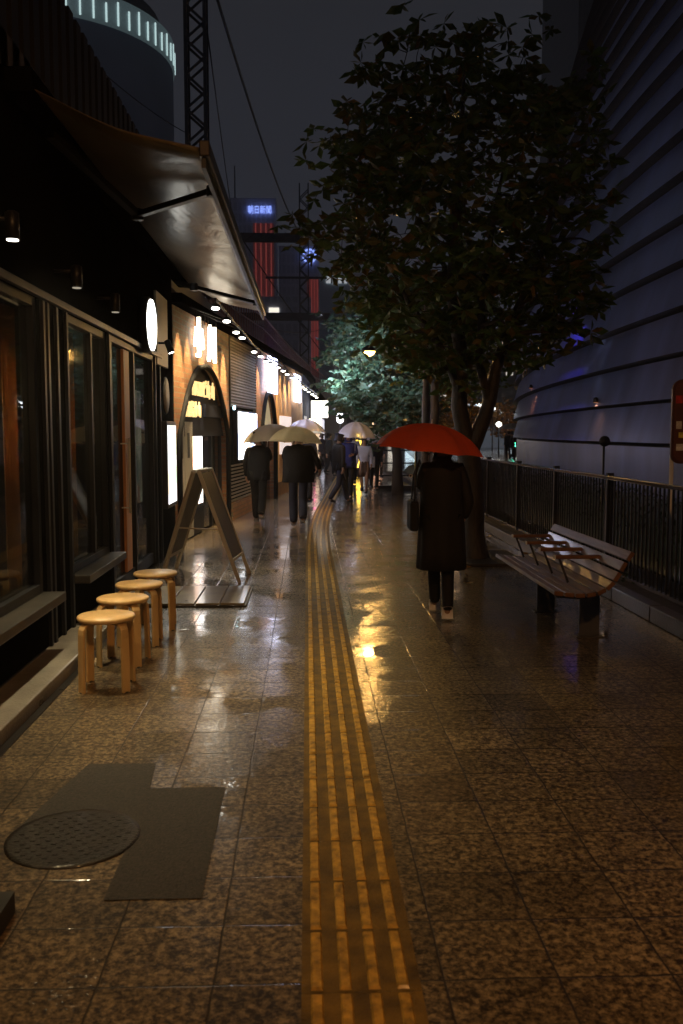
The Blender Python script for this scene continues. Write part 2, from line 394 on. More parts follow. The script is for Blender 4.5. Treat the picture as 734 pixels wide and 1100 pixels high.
# small scattered ground plants in the bed
def leaf_cards(mb, c, r, n, L0, flat=.5, rng=random):
    for _ in range(n):
        d = Vector((rng.gauss(0,1), rng.gauss(0,1), rng.gauss(0,1))).normalized()
        p = Vector(c) + Vector((d.x*r[0], d.y*r[1], d.z*r[2]))*(rng.random()**.4)
        leaf(mb, p, Vector((rng.gauss(0,1), rng.gauss(0,1), rng.gauss(-.3,flat))).normalized(), L0*rng.uniform(.6,1.2), rng)
def leaf(mb, p, d, L, rng, wf=.42):
    u = d.cross(Vector((rng.gauss(0,1), rng.gauss(0,1), rng.gauss(0,1)))).normalized(); nrm = u.cross(d)
    w = L*wf/2
    a = p; b = p + d*L*.55 + nrm*L*.05; t = p + d*L - nrm*L*.1
    mb.add([a, b+u*w - nrm*w*.3, t, b-u*w - nrm*w*.3, b], [(0,1,4),(1,2,4),(2,3,4),(3,0,4)])
bd = MB()
for i in range(26):
    yy = 5 + i*.9 + random.uniform(-.3,.3)
    leaf_cards(bd, (3.0+random.uniform(0,.4), yy, .12), (.12,.25,.06), 40, .06)
tag(bd.build('ground_cover', HEDGE), 'low dark leafy ground cover in the bed along the fence', 'ground cover', kind='stuff')

# hedge and verge beyond the fence
hb = MB(); vs=[]; fs=[]
for i in range(40):
    yy = 4 + i*.8
    for j,(x,z) in enumerate(((3.75,0),(3.95,.22),(4.5,.36),(5.6,.4),(6.6,.3),(6.9,0))): vs.append((x+noise.noise(Vector((yy,j,0)))*.08, yy, z+noise.noise(Vector((yy*1.3,j*2,5)))*.06*(z>0)))
for i in range(39):
    for j in range(5): a=i*6+j; fs.append((a,a+1,a+7,a+6))
hb.add(vs, fs, True)
for i in range(5200):
    x = random.uniform(3.8,6.8); yy = random.uniform(4,35); z = .3 + .1*math.sin(min(1,(x-3.8)/1.2)*PI/2)
    leaf(hb, Vector((x,yy,z)), Vector((random.gauss(0,.6), random.gauss(0,.6), 1)).normalized(), .09, random, .3)
tag(hb.build('grass_verge', HEDGE), 'dark grass bank beyond the black railing', 'grass', kind='stuff')

# manhole cover
mh = thing('manhole_cover', 'round cast iron manhole cover set in the paving beside the asphalt patch', 'manhole cover', (-.872,3.27,0))
m = MB(); m.lathe([(.243,-.01),(.243,.007),(.222,.007)], 48); m.build('rim', IRON, mh)
m = MB(); m.lathe([(.221,-.01),(.221,.006)], 48)
for i in range(-7,8):
    for j in range(-7,8):
        x, yq = i*.028, j*.028
        if x*x+yq*yq < .205**2 and (i+j) % 2 == 0: m.box(x-.009,x+.009,yq-.009,yq+.009,.006,.0095)
m.build('lid', IRON, mh, bevel=.001)

# ------------------------------------------------------------------ near dark restaurant (local x = along street, local -y = out to the street)
def front(name, label, cat, loc, rz=PI/2): return thing(name, label, cat, loc, rz)
def L2(o, mb, name, m, bevel=0, parent=None): return mb.build(name, m, parent or o, bevel=bevel)
X0 = -1.72
rs = front('restaurant_building', 'near black panelled restaurant front with two sill windows and a glazed door', 'building', (X0,6,0))
def W(y): return y-6        # world y -> local x
# wall pieces (local: x along street, y into building, z up)
wl = MB()
wl.box(W(1.5),W(11.78),.0,.12,2.36,3.58)          # fascia over the openings
for a,b in ((1.5,3.2),(5.98,6.62),(7.92,8.06),(10.28,11.78)): wl.box(W(a),W(b),0,.12,.0 if a>7.9 else .0,2.36)
for a,b in ((3.2,5.98),(6.62,7.92)): wl.box(W(a),W(b),.0,.12,0,.40)
wl.box(W(1.5),W(11.78),1.5,1.6,0,3.5)             # back of the room
wl.box(W(1.5),W(11.78),.12,1.5,2.9,3.0)
wl.box(W(1.5),W(11.78),.12,1.5,0,.05)
wl.box(W(11.70),W(11.78),.12,1.5,.05,2.9)
wl.box(W(1.5),W(1.6),.12,1.5,.05,2.9)
L2(rs, wl, 'wall', DARK, .004)
# vertical cladding ribs and header trim
cl = MB()

for a in (5.98, 6.08, 6.3, 6.55, 7.94, 10.30, 10.62): cl=MB(); cl.box(W(a), W(a)+.045, -.022, -.0, 0.0, 2.355); L2(rs, cl, 'trim', DARKG, .002)
for a,b in ((3.2,5.98),(6.62,7.92)):
    cl=MB(); cl.box(W(a)+.1, W(b)-.1, -.010, 0, .06, .09); L2(rs, cl, 'trim', DARKG, .002)
hd = MB(); hd.box(W(1.5),W(10.7),-.035,0,2.36,2.41); L2(rs, hd, 'header_ledge', STEEL, .004)
def sill_window(a, b, curt):
    fr = MB()
    for q in (a, b-.06): fr.box(W(q),W(q)+.06,.01,.10,.46,2.36)
    for q in ((a+b)/2+.15,): fr.box(W(q),W(q)+.05,.02,.09,.52,2.30)
    fr.box(W(a)+.06,W(b)-.06,.01,.10,.46,.52); fr.box(W(a)+.06,W(b)-.06,.01,.10,2.30,2.36)
    f = L2(rs, fr, 'window', DARKG, .003)
    pn = MB(); pn.box(W(a)+.06,W(b)-.06,.05,.058,.52,2.30); pn.build('pane', GLASS, f)
    sl = MB(); sl.box(W(a)-.03,W(b)+.03,-.13,.10,.40,.46); sl.build('sill', mat('sill_wet_paint', (.035,.033,.03), .4, var=.25, coat=.3), f, bevel=.006)
    cu = MB(); n = 18; vs=[]; fs=[]
    for (q0,q1) in curt:
        o = len(vs)
        for i in range(n+1):
            x = W(q0)+(q1-q0)*i/n; yv = .075 + .012*math.sin(i*1.9)
            vs += [(x,yv,.55),(x,yv,2.26)]
        for i in range(n): fs.append((o+2*i,o+2*i+2,o+2*i+3,o+2*i+1))
    cu.add(vs,fs,True); c = cu.build('curtain', CURT, f)
    sd = c.modifiers.new('t','SOLIDIFY'); sd.thickness = .004
sill_window(3.2, 5.92, [(5.46,5.70)])
sill_window(6.64, 7.92, [(6.9,7.08)])
# glazed door 8.06 - 10.28
fr = MB()
for q,w_ in ((8.06,.07),(9.12,.06),(10.21,.07)): fr.box(W(q),W(q)+w_,.0,.10,.03,2.30)
fr.box(W(8.06),W(10.28),.0,.10,2.30,2.36); fr.box(W(8.13),W(9.12),.02,.08,.03,.15); fr.box(W(9.18),W(10.21),.02,.08,.03,.15)
dr = L2(rs, fr, 'door', DARKG, .003)
pn = MB(); pn.box(W(8.13),W(9.12),.045,.053,.15,2.30); pn.box(W(9.18),W(10.21),.045,.053,.15,2.30); pn.build('pane', GLASS, dr)
ws = MB(); ws.box(W(8.70),W(8.96),.012,.04,.16,2.29); ws.build('wood_stile', OWOOD, dr, bevel=.004)
hn = MB(); hn.tube([(W(8.52),-.06,.75),(W(8.52),-.06,1.45)], .012); hn.beam((W(8.52),-.06,.8),(W(8.52),.02,.8),.012,.012); hn.beam((W(8.52),-.06,1.4),(W(8.52),.02,1.4),.012,.012); hn.build('handle', GALV, dr)
# bright signs mirrored in the door's far leaf, painted as a glowing sheet
gs = MB(); gs.box(W(9.5),W(9.98),.09,.10,.75,1.95)
L2(rs, gs, 'sign_reflection', poster('sign_reflection_glow', [(.9,.85,.6),(.5,.45,.3),(.2,.25,.2),(.95,.9,.8),(.5,.2,.1)], .35, 9))
bp_ = MB(); bp_.box(W(10.40),W(11.2),-.03,0,2.28,3.1); L2(rs, bp_, 'beige_panel', BEIGE, .004)

# round lamp sign, menu box, sticker
rl = thing('round_sign', 'white glowing oval disc sign on the dark wall under the awning', 'sign', (X0,9.62,2.62), PI/2)
Mx = Matrix.Rotation(R(90),4,'X')
m = MB(); m.lathe([(.285,-.0),(.29,.03),(.29,.09),(.275,.10)], 40, M=Mx); m.build('rim', STEEL, rl)
m = MB(); m.lathe([(.27,.07),(.262,.115),(.2,.12)], 40, M=Mx); m.build('diffuser', lit('round_sign_glow', (1,.97,.88), 5.5), rl)
mb_ = thing('menu_box', 'tall backlit menu case on the navy wall beside the arched brick shop', 'menu case', (X0,11.12,.6), PI/2)
m = MB(); m.box(-.37,.37,-.07,0,0,1.04); m.build('case', STEEL, mb_, bevel=.006)
m = MB(); m.box(-.32,.32,-.076,-.0701,.05,.99); m.build('menu_sheet', poster('menu_sheet', [(.95,.97,.95),(1,1,1),(.75,.85,.8),(.9,.75,.5),(.95,.95,.9),(.55,.75,.5)], 2.0, 7), mb_)
rp = thing('round_poster', 'small round portrait sticker above the lit menu case', 'sticker', (X0,11.12,1.95), PI/2)
m = MB(); m.lathe([(.21,.002),(.21,.02)], 32, M=Mx); m.build('disc', mat('sticker_cream', (.3,.22,.13), .5, var=.5, scale=7), rp)
m = MB(); m.lathe([(.225,.0),(.225,.012)], 32, M=Mx); m.build('ring', STEEL, rp)

# cylinder spots on the wall
def spot_fixture(loc, label, tilt=0, energy=40, size=1.6, col=(1,.83,.55), blend=.6, bright=False):
    t = thing('wall_spotlight', label, 'spotlight', loc, PI/2, 'cylinder spotlights along the dark front')
    m = MB(); m.tube([(0,0,.04),(0,-.13,.04)], .012); m.build('arm', STEEL, t)
    Mt = Matrix.Translation((0,-.15,0)) @ Matrix.Rotation(tilt,4,'X')
    m = MB(); m.lathe([(.034,-.07),(.037,-.07),(.037,.07),(.02,.08)], 20, M=Mt); m.build('housing', STEEL, t)
    m = MB(); m.lathe([(.03,-.075),(.03,-.0705)], 20, M=Mt); m.build('lens', WHITE_L if bright else DIM_L, t)
    return t
def spot(loc, target, energy, size, blend=.7, col=(1,.82,.55), rad=.04):
    l = bpy.data.lights.new('lamp','SPOT'); l.energy = energy; l.spot_size = R(size); l.spot_blend = blend; l.color = col; l.shadow_soft_size = rad
    o = bpy.data.objects.new('lamp_light', l); C.objects.link(o); o.location = loc
    o.rotation_euler = (Vector(target)-Vector(loc)).to_track_quat('-Z','Y').to_euler()
    return o
def point(loc, energy, col=(1,.8,.5), rad=.05):
    l = bpy.data.lights.new('lamp','POINT'); l.energy = energy; l.color = col; l.shadow_soft_size = rad
    o = bpy.data.objects.new('lamp_light', l); C.objects.link(o); o.location = loc; return o
spot_fixture((X0,5.0,2.60), 'bright spotlight above the nearest window at the left edge', bright=True)
spot_fixture((X0,6.35,2.56), 'spotlight above the pillar between the two windows')
spot_fixture((X0,7.6,2.56), 'dark spotlight above the second window')
spot_fixture((X0,10.5,2.48), 'angled spotlight below the round glowing sign', R(-20), bright=True)
spot((X0+.17,5.2,2.5), (X0+1.1,4.9,0), 170, 85, 1, (1,.80,.46))
spot((X0+.17,6.35,2.44), (X0+.9,6.0,0), 150, 80, 1, (1,.80,.46))
spot((X0+.18,3.25,2.6), (X0+1.3,3.6,0), 85, 95, 1, (1,.74,.38))
spot((X0+.25,10.48,2.36), (X0+.75,9.3,.5), 230, 70, 1, (1,.92,.75))
point((X0-.45,5.62,1.7), 16, (1,.66,.34), .1)
point((X0-.45,7.1,1.7), 16, (1,.66,.34), .1)
point((X0-.8,9.2,1.9), 14, (1,.7,.42), .1)
spot_fixture((X0,3.25,2.72), 'spotlight beyond the nearest window out of reach of the awning')

# awning
aw = thing('awning', 'brown retractable awning with folding arm over the restaurant front', 'awning', (X0,9,3.4))
n, k_ = 26, 12; vs=[]; fs=[]
for i in range(n+1):
    yy = 5.45 + (12.55-5.45)*i/n
    for j in range(k_+1):
        t = j/k_; x = X0+.1 + (-.60 - X0 -.1)*t; z = 3.50 + (3.15-3.50)*t - .055*math.sin(t*PI) + .012*noise.noise(Vector((yy*.9,t*3,0)))
        vs.append((x,yy,z))
for i in range(n):
    for j in range(k_): a=i*(k_+1)+j; fs.append((a,a+1,a+k_+2,a+k_+1))
m = MB(); m.add(vs,fs,True); o = m.build('canopy_cloth', AWN, aw, world=True); sd = o.modifiers.new('t','SOLIDIFY'); sd.thickness=.003
m = MB(); m.box(-.62,-.56,5.42,12.6,3.10,3.19); m.build('front_bar', GALV if False else mat('bar_brown_metal',(.07,.06,.05),.3,.5,.2), aw, world=True, bevel=.008)
m = MB(); m.box(-.61,-.585,5.45,12.57,3.04,3.10); m.build('valance', STEEL, aw, world=True)
m = MB(); m.box(X0,X0+.16,5.4,12.4,3.44,3.58); m.build('cassette', DARK, aw, world=True, bevel=.01)
for (ya,ye,yf) in ((5.96,7.08,6.16),(11.6,10.5,11.3)):
    m = MB(); m.beam((X0+.1,ya,3.38),(-1.28,ye,3.15),.06,.045); m.beam((-1.28,ye,3.15),(-.62,yf,3.09),.055,.04)
    m.lathe([(.045,-.04),(.045,.04)],14,c=(-1.28,ye,3.15)); m.lathe([(.04,-.035),(.04,.035)],14,c=(-.62,yf,3.09)); m.build('folding_arm', STEEL, aw, world=True, bevel=.004)
# small second canopy at the top left edge
hc = thing('small_canopy', 'small dark brown rounded canopy high at the left edge', 'awning', (X0,4.4,4.1))
m = MB(); vs=[]; fs=[]
for i in range(9):
    yy = 3.0+1.75*i/8
    for j in range(7):
        a = j/6*PI/2; vs.append((X0-.1+.42*math.sin(a), yy, 3.78+.42*math.cos(a)))
for i in range(8):
    for j in range(6): a=i*7+j; fs.append((a,a+1,a+8,a+7))
m.add(vs,fs,True); fan=len(m.v); m.add([(X0-.1,4.75,3.78)]+[(X0-.1+.42*math.sin(j/6*PI/2),4.75,3.78+.42*math.cos(j/6*PI/2)) for j in range(7)],[(0,j+1,j+2) for j in range(6)])
o = m.build('canopy_cloth', AWN, hc, world=True); sd=o.modifiers.new('t','SOLIDIFY'); sd.thickness=.004
m = MB(); m.tube([(X0-.1,4.76,3.77),(X0+.33,4.76,3.77),(X0+.33,3.0,3.77)],.012); m.build('frame', STEEL, hc, world=True)

# ------------------------------------------------------------------ birch stools
def make_stool():
    t = thing('stool', 'x', 'stool', (0,0,0), 0, 'birch stools in a row by the restaurant')
    m = MB(); m.lathe([(.0,.407),(.160,.407),(.166,.412),(.168,.42),(.166,.43),(.160,.435),(.0,.435)], 44); m.build('seat', WOOD, t)
    for k in range(4):
        a = PI/4 + k*PI/2
        M = Matrix.Rotation(a, 4, 'Z'); w = .026; th = .017
        path = [(.07,.397),(.115,.397),(.140,.394),(.158,.384),(.168,.367),(.171,.34),(.174,.2),(.177,0)]
        vs=[]; fs=[]
        for i,(r,z) in enumerate(path):
            d = Vector((path[min(i+1,7)][0]-path[max(i-1,0)][0], path[min(i+1,7)][1]-path[max(i-1,0)][1])).normalized(); nn = Vector((-d.y, d.x))
            for s1,s2 in ((-1,-1),(1,-1),(1,1),(-1,1)):
                vs.append(M @ Vector((r+nn.x*th/2*s2, w*s1, z+nn.y*th/2*s2)))
        for i in range(7):
            for q in range(4): fs.append((i*4+q, i*4+(q+1)%4, i*4+4+(q+1)%4, i*4+4+q))
        fs += [(0,3,2,1),(28,29,30,31)]
        m = MB(); m.add(vs,fs); l = m.build('leg', WOOD, t, bevel=.004)
        m = MB(); m.lathe([(.014,-.001),(.014,.006)],12,c=tuple(M@Vector((.177,0,0)))); m.build('foot_pad', BSHOE, l)
    return t
s0 = make_stool()
for i,(x,y,a,lb) in enumerate([(-1.185,5.29,.05,'nearest birch stool, in front of the window sill'),
        (-1.205,5.87,-.08,'second birch stool from the camera'),
        (-1.20,6.42,.04,'third birch stool from the camera, in front of the farthest one'),
        (-1.17,6.93,.1,'farthest birch stool of the row, near the doormat')]):
    s = s0 if i == 0 else copy_tree(s0); s.location=(x,y,0); s.rotation_euler=(0,0,a); s['label']=lb

# ------------------------------------------------------------------ mat & A-board & black stand
dm = thing('door_mat', 'long tan duckboard mat lying on the pavement by the stools', 'mat', (-.96,8.2,0))
m = MB(); m.box(-1.42,-.53,7.72,8.68,.001,.014); m.build('base', mat('mat_rubber',(.05,.045,.03),.5), dm, world=True)
m = MB()
for i in range(4): m.box(-1.40+i*.215,-1.40+i*.215+.205,7.75,8.65,.014,.032)
m.build('boards', mat('wet_tan_boards',(.3,.24,.13),.3,var=.3,scale=6,coat=.5), dm, world=True, bevel=.004)

ab = thing('signboard', 'folding pale metal A-board with a blank grey face standing outside the arched shop', 'sandwich board', (-1.1,9.45,0))
apx = (-1.1,1.12)
vs_f = []
def ab_pt(side, t, yv):
    return ab_q(side,t,yv)+Vector((.06*(yv-9.0)/.6,0,0))
def ab_q(side, t, yv):   # side -1 wall, +1 street; t 0 top..1 floor
    xe = -1.52 if side < 0 else -.68
    sh = .5*(yv-9.1)*0
    return Vector((apx[0]+.025*side+(xe-apx[0]-.025*side)*t, yv + (.75*(1-t)*.0) + (.75 if side<0 else 0)*t*.55, apx[1]*(1-t)))
for side in (-1,1):
    fr = MB()
    for yv in (9.0, 9.6): fr.beam(ab_pt(side,0,yv), ab_pt(side,1,yv), .034, .036)
    fr.beam(ab_pt(side,.0,9.0),ab_pt(side,.0,9.6),.03,.03); fr.beam(ab_pt(side,.80,9.0),ab_pt(side,.80,9.6),.03,.03)
    f = fr.build('frame', GALV, ab, world=True, bevel=.003)
    q = [ab_pt(side,t,yv) for t,yv in ((.02,9.02),(.02,9.58),(.80,9.58),(.80,9.02))]
    nrm = (q[1]-q[0]).cross(q[2]-q[0]).normalized()*.006
    m = MB(); m.add([p_-nrm for p_ in q]+[p_+nrm for p_ in q],[(0,1,2,3),(7,6,5,4),(0,4,5,1),(1,5,6,2),(2,6,7,3),(3,7,4,0)]); m.build('panel', BOARDB, f, world=False).location = (-ab.location.x,-ab.location.y,0)
m = MB(); m.beam(ab_pt(-1,.52,9.0), ab_pt(1,.52,9.0), .02,.012); m.build('spreader', GALV, ab, world=True)

bs = thing('sign_stand', 'black stand with heavy base cut off by the bottom left edge', 'sign stand', (-1.09,2.58,0))
m = MB(); m.box(-.17,.17,-.25,.17,0,.07); m.build('base', BSHOE, bs)
m = MB(); m.tube([(-.1,.0,.05),(-.1,.0,.9)], .016); m.build('post', STEEL, bs)

# ------------------------------------------------------------------ shop fronts following the bend
ANG = math.atan2(1,.113); KL = math.hypot(1,.113)
def shop(name, label, y0, cat='shop'): return thing(name, label, cat, (xf(y0), y0, 0), ANG)
def U(y,y0): return (y-y0)*KL
def arch_wall(W_, cx, hw, spring, rise, top, th=.14, n=28):
    mb = MB()
    us = sorted(set([0, cx-hw, cx+hw, W_] + [cx-hw*math.cos(PI*i/n) for i in range(n+1)]))
    def low(u): return None if u<cx-hw-1e-6 or u>cx+hw+1e-6 else spring + rise*max(0,1-abs((u-cx)/hw)**2.3)
    vs=[];fs=[]
    for a,b in zip(us,us[1:]):
        if b-a<1e-5: continue
        mid=(a+b)/2
        za,zb = (low(a) or spring,low(b) or spring) if cx-hw < mid < cx+hw else (0,0)
        o=len(vs); vs += [(a,0,za),(b,0,zb),(b,0,top),(a,0,top),(a,th,za),(b,th,zb),(b,th,top),(a,th,top)]
        fs += [(o,o+1,o+2,o+3),(o+7,o+6,o+5,o+4),(o,o+4,o+5,o+1),(o+3,o+2,o+6,o+7)]
        if a==0 or abs(a-(cx+hw))<1e-5: fs.append((o,o+3,o+7,o+4))
        if b==W_ or abs(b-(cx-hw))<1e-5: fs.append((o+1,o+5,o+6,o+2))
    return mb.add(vs,fs)
MT = lambda x,y,z: Matrix.Translation((x,y,z)) @ Matrix.Rotation(R(90),4,'X')
GOLD = lit('gold_letters', (1,.70,.28), 1.3)
LETW = lit('white_sign_letters', (1,.88,.68), 6)

b1 = shop('brick_shop', 'orange brick shop front with a dark arched entrance and glowing letters above', 11.82)
arch_wall(3.62, 1.78, 1.62, 1.45, 1.02, 3.14).build('wall', BRICK, b1)
m = MB(); n=30
pts=[(1.78+1.62*(2*i/n-1), 1.45+1.02*(1-abs(2*i/n-1)**2.3)) for i in range(n+1)]
m.tube([(u,-.02,z) for u,z in [(.165,0.0)]+pts+[(3.395,0)]], .04, 6); m.build('arch_trim', BRONZE, b1)
m = MB(); m.prism(pts, .03, MT(0,.09,0)); m.build('arch_panel', NAVY, b1)
m = MB(); m.box(1.9,3.25,.02,.055,1.74,1.93); m.build('sign_band', NAVY, b1, bevel=.003)
text_mesh('HATEIビ山-山', .30, .012, GOLD, 'gold_letters', b1, MT(1.95,.05,2.13), xs=.8)
text_mesh('炭火味酒場小山', .25, .012, GOLD, 'gold_letters', b1, MT(1.02,.05,1.82), xs=.8)
m = MB(); m.box(.18,3.26,.10,.14,1.66,1.72); m.build('transom', DARKG, b1)
# entrance: pale folding screen, poster, glazed doors
m = MB(); m.box(.30,.76,.06,.09,.02,1.66); m.box(.78,1.24,.06,.09,.02,1.66); sc = m.build('entrance_panel', mat('pale_grey_panel',(.36,.33,.27),.45,var=.08), b1, bevel=.006)
m = MB()
for u in (.55,.93): m.box(u,u+.10,.052,.06,1.15,1.5); m.box(u+.02,u+.06,.052,.06,.66,.82)
m.build('vertical_slot', STEEL, sc)
m = MB(); m.box(1.28,1.92,.08,.095,.45,1.64); m.build('lit_poster', poster('entrance_poster',[(1,.97,.9),(1,1,1),(.9,.5,.3),(.95,.9,.8),(.4,.25,.2),(1,.95,.9)],4.5,6), b1)
m = MB(); m.box(1.28,1.92,.08,.09,.02,.42); m.build('riser_panel', DARKG, b1)
fr = MB()
for u in (1.95,2.6,3.3): fr.box(u,u+.06,.09,.15,.02,1.66)
dr2 = fr.build('glazed_door', DARKG, b1); m = MB(); m.box(2.01,3.3,.115,.122,.04,1.64); m.build('pane', DGLASS, dr2)
m = MB(); m.box(.18,3.26,.2,.24,0,1.7); m.build('back_panel', DARK, b1)
# glowing hanging letters over the arch
m_ = text_mesh('小', .62, .025, LETW, 'glowing_letter', b1, MT(1.2,-.06,2.80),xs=.85)
text_mesh('川', .62, .025, LETW, 'glowing_letter', b1, MT(2.05,-.06,2.80),xs=.85)
m = MB()
for u in (.95,1.5,1.7,2.25): m.tube([(u,-.08,3.05),(u,-.08,3.2)],.008)
m.build('hanging_rod', STEEL, b1)
# wall washers: real spots grazing the brick
ux = Vector((math.cos(ANG), math.sin(ANG),0)); un = Vector((-math.sin(ANG), math.cos(ANG),0))
def wp(y0,u,v,z): return Vector((xf(y0),y0,0)) + ux*u + un*v + Vector((0,0,z))
for u,e_ in ((.25,60),(.75,30),(2.55,60),(3.15,60),(1.6,45)):
    spot(wp(11.82,u,-.22,3.12), wp(11.82,u,.06,1.7), e_*9, 44, .7, (1,.74,.40))

# mesh panel building with big lit posters
ms = shop('screened_building', 'dark building with metal mesh above a bright blue-white poster', 15.47)
m = MB(); m.box(0,2.62,.06,.2,.0,3.2); m.build('wall', DARK, ms)
m = MB()
z=1.98
while z<3.12:
    m.box(.05,2.57,-.01,.0,z,z+.022); z+=.052
u=.08
while u<2.55: m.box(u,u+.02,-.0,.012,1.95,3.15); u+=.09
m.build('mesh_screen', mat('mesh_metal',(.30,.27,.22),.4,.4,.2), ms)
m = MB(); z=.32
while z<.98: m.box(.05,2.57,-.012,.01,z,z+.03); z+=.06
m.build('louvre', mat('louvre_metal',(.28,.26,.24),.35,.5,.2), ms)
m = MB(); m.box(0,2.62,-.03,.05,0,.30); m.build('brick_base', BRICK2, ms)
m = MB(); m.box(.42,2.45,-.05,.03,1.0,1.9); pb = m.build('poster_case', STEEL, ms, bevel=.006)
m = MB()
for a,b in ((.46,1.08),(1.10,1.72),(1.74,2.41)): m.box(a,b,-.057,-.0505,1.03,1.87)
m.build('lit_poster', poster('blue_poster',[(.8,.88,1),(1,1,1),(.35,.5,.95),(.9,.95,1),(.95,.8,.75),(.6,.7,1),(.15,.25,.6),(.5,.3,.3)],4.0,4.2), pb)
m = MB(); m.lathe([(.035,-.0),(.035,.03)],14,c=(.2,-.02,1.93),M=Mx); m.build('indicator_lamp', lit('cyan_lamp',(.6,.9,1),8), ms)

# second brick shop
b2 = shop('ribbed_brick_shop', 'farther brick and timber-ribbed shop front with a small arch and white glowing signs', 18.12)
arch_wall(2.7, 1.5, .95, 1.6, .75, 3.2).build('wall', BRICK, b2)
m = MB(); pts=[(1.5+.95*(i/10-1), 1.6+.75*(1-abs(i/10-1)**2.3)) for i in range(21)]
m.tube([(u,-.02,z) for u,z in [(.57,0)]+pts+[(2.43,0)]], .05, 6); m.build('arch_trim', BRONZE, b2)
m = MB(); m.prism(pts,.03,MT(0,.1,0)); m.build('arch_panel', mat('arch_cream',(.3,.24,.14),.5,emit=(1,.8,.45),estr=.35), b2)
m = MB(); m.box(.57,2.43,.12,.15,0,1.6); m.build('glazed_door', DGLASS, b2)
m = MB(); m.box(2.7,7.6,.04,.18,0,3.2); m.build('ribbed_wall', mat('timber_back',(.4,.2,.08),.6), b2)
m = MB(); u=2.75
while u<7.6: m.box(u,u+.11,-.02,.04,.35,3.15); u+=.24
m.build('rib', mat('timber_rib',(.62,.36,.14),.55,var=.2,scale=4,stretch=(5,5,1)), b2)
m = MB(); m.box(.9,2.0,-.14,-.08,2.35,3.1); m.build('glowing_sign', lit('bluewhite_sign',(.70,.72,1),7), b2)
m = MB(); m.box(5.2,6.3,-.14,-.08,2.3,3.0); m.build('glowing_sign', lit('bluewhite_sign_2',(.70,.74,1),5), b2)
m = MB(); m.box(3.0,5.0,-.05,-.025,1.0,1.9); m.build('window_light', lit('shop_window_light',(.95,.8,.75),.8), b2)
for u,e in ((.2,50),(2.55,45),(3.2,38),(4.0,38),(4.8,38),(5.6,34),(6.4,34),(7.2,30)):
    spot(wp(18.12,u,-.22,3.12), wp(18.12,u,.05,1.8), e*6, 50, .7, (1,.76,.45))

# far dark blue shops
b3 = shop('navy_shop', 'dark blue shop building at the bend with small white signs', 25.8)
m = MB(); b3.location=(xf(25.8),25.8,0); b3.rotation_euler=(0,0,math.atan2(1,.05))
m.box(0,5.2,.0,.3,0,3.3); m.build('wall', NAVY, b3)
m = MB(); m.box(.6,2.3,-.02,0,0,2.0); m.build('shutter', mat('grey_shutter',(.12,.12,.15),.4,.4), b3)
m = MB(); m.box(4.2,4.25,-.62,-.07,2.0,2.55); m.build('blade_sign', lit('blade_sign_white',(1,.95,.85),5), b3)
m = MB(); m.box(3.1,3.15,-.45,-.05,1.5,1.95); m.build('blade_sign', lit('blade_sign_cream',(1,.85,.6),4), b3)
b4 = thing('arcade_building', 'far lit arcade of shops under the railway with pink and yellow signs', 'building', (xf(31.2),31.2,0), math.atan2(1,.05))
m = MB(); m.box(0,14,0,.3,0,3.2); m.build('wall', DARK, b4)
m = MB(); m.box(.3,1.1,-.05,0,.7,1.3); m.build('pink_sign', lit('pink_sign_glow',(1,.2,.35),3), b4)
m = MB(); m.box(2,5,-.05,0,.4,1.9); m.build('lit_window', lit('arcade_window',(1,.7,.45),.9), b4)
m = MB(); m.box(6,11,-.05,0,.4,2.1); m.build('lit_window', lit('arcade_window_white',(.85,.85,1),.9), b4)

# yellow standing sign, white globes down the street
ys_ = thing('lantern_sign', 'tall glowing yellow sign standing at the far end of the pavement', 'sign', (1.75,32,0))
m = MB(); m.box(-.19,.19,-.08,.08,.25,1.65); m.build('case', STEEL, ys_, bevel=.01)
m = MB(); m.box(-.16,.16,-.092,-.0805,.28,1.62); m.build('lit_face', lit('yellow_face',(1,.62,.08),4), ys_)
m = MB(); m.box(-.18,.18,-.05,.05,0,.25); m.build('leg', STEEL, ys_)
text_mesh('丼', .3, .003, mat('sign_black',(.02,.015,.01)), 'lettering', ys_, MT(0,-.094,1.2))

# soffit with downlights
LP = [(-.99,10.01,2.85),(-.97,11.16,2.85),(-.95,12.38,2.85),(-.92,13.1,2.85),(-.88,15.33,2.85),(-.82,16.25,2.85),(-.77,17.3,2.85),(-.72,18.0,2.85),(-.60,19.0,2.85),
      (-.52,20.0,2.85),(-.45,21.0,2.84),(-.36,22.0,2.82),(-.2,23.6,2.75),(-.12,24.4,2.72),(-.04,25.3,2.7),(.05,26.3,2.68),(.16,27.4,2.66),(.24,28.6,2.66),(.32,30,2.66)]
LP0 = LP
ev = thing('eaves', 'dark soffit jutting over the brick shop fronts under the railway', 'canopy', (-1.2,18,3.2))
m = MB(); vs=[];fs=[]
ye=[11.9,13,15,17,19,21,23,25,27,29,31]
def xe(y): return xf(y)+.10
for y in ye: 
    for x,z in ((xv(y)-.1,3.18),(xe(y),3.18),(xe(y),3.30),(xv(y)-.1,3.30)): vs.append((x,y,z))
for i in range(len(ye)-1):
    for q in range(4): fs.append((i*4+q,i*4+4+q,i*4+4+(q+1)%4,i*4+(q+1)%4))
fs += [(0,1,2,3),(len(vs)-4,len(vs)-1,len(vs)-2,len(vs)-3)]
m.add(vs,fs); m.build('soffit', DARK, ev, world=True)
m = MB()
for i in range(9,len(LP0)-1): pass
for a,b in zip(LP0,LP0[1:]): m.beam((a[0],a[1],a[2]+.10),(b[0],b[1],b[2]+.10),.025,.02)
m.build('lamp_track', STEEL, ev, world=True)
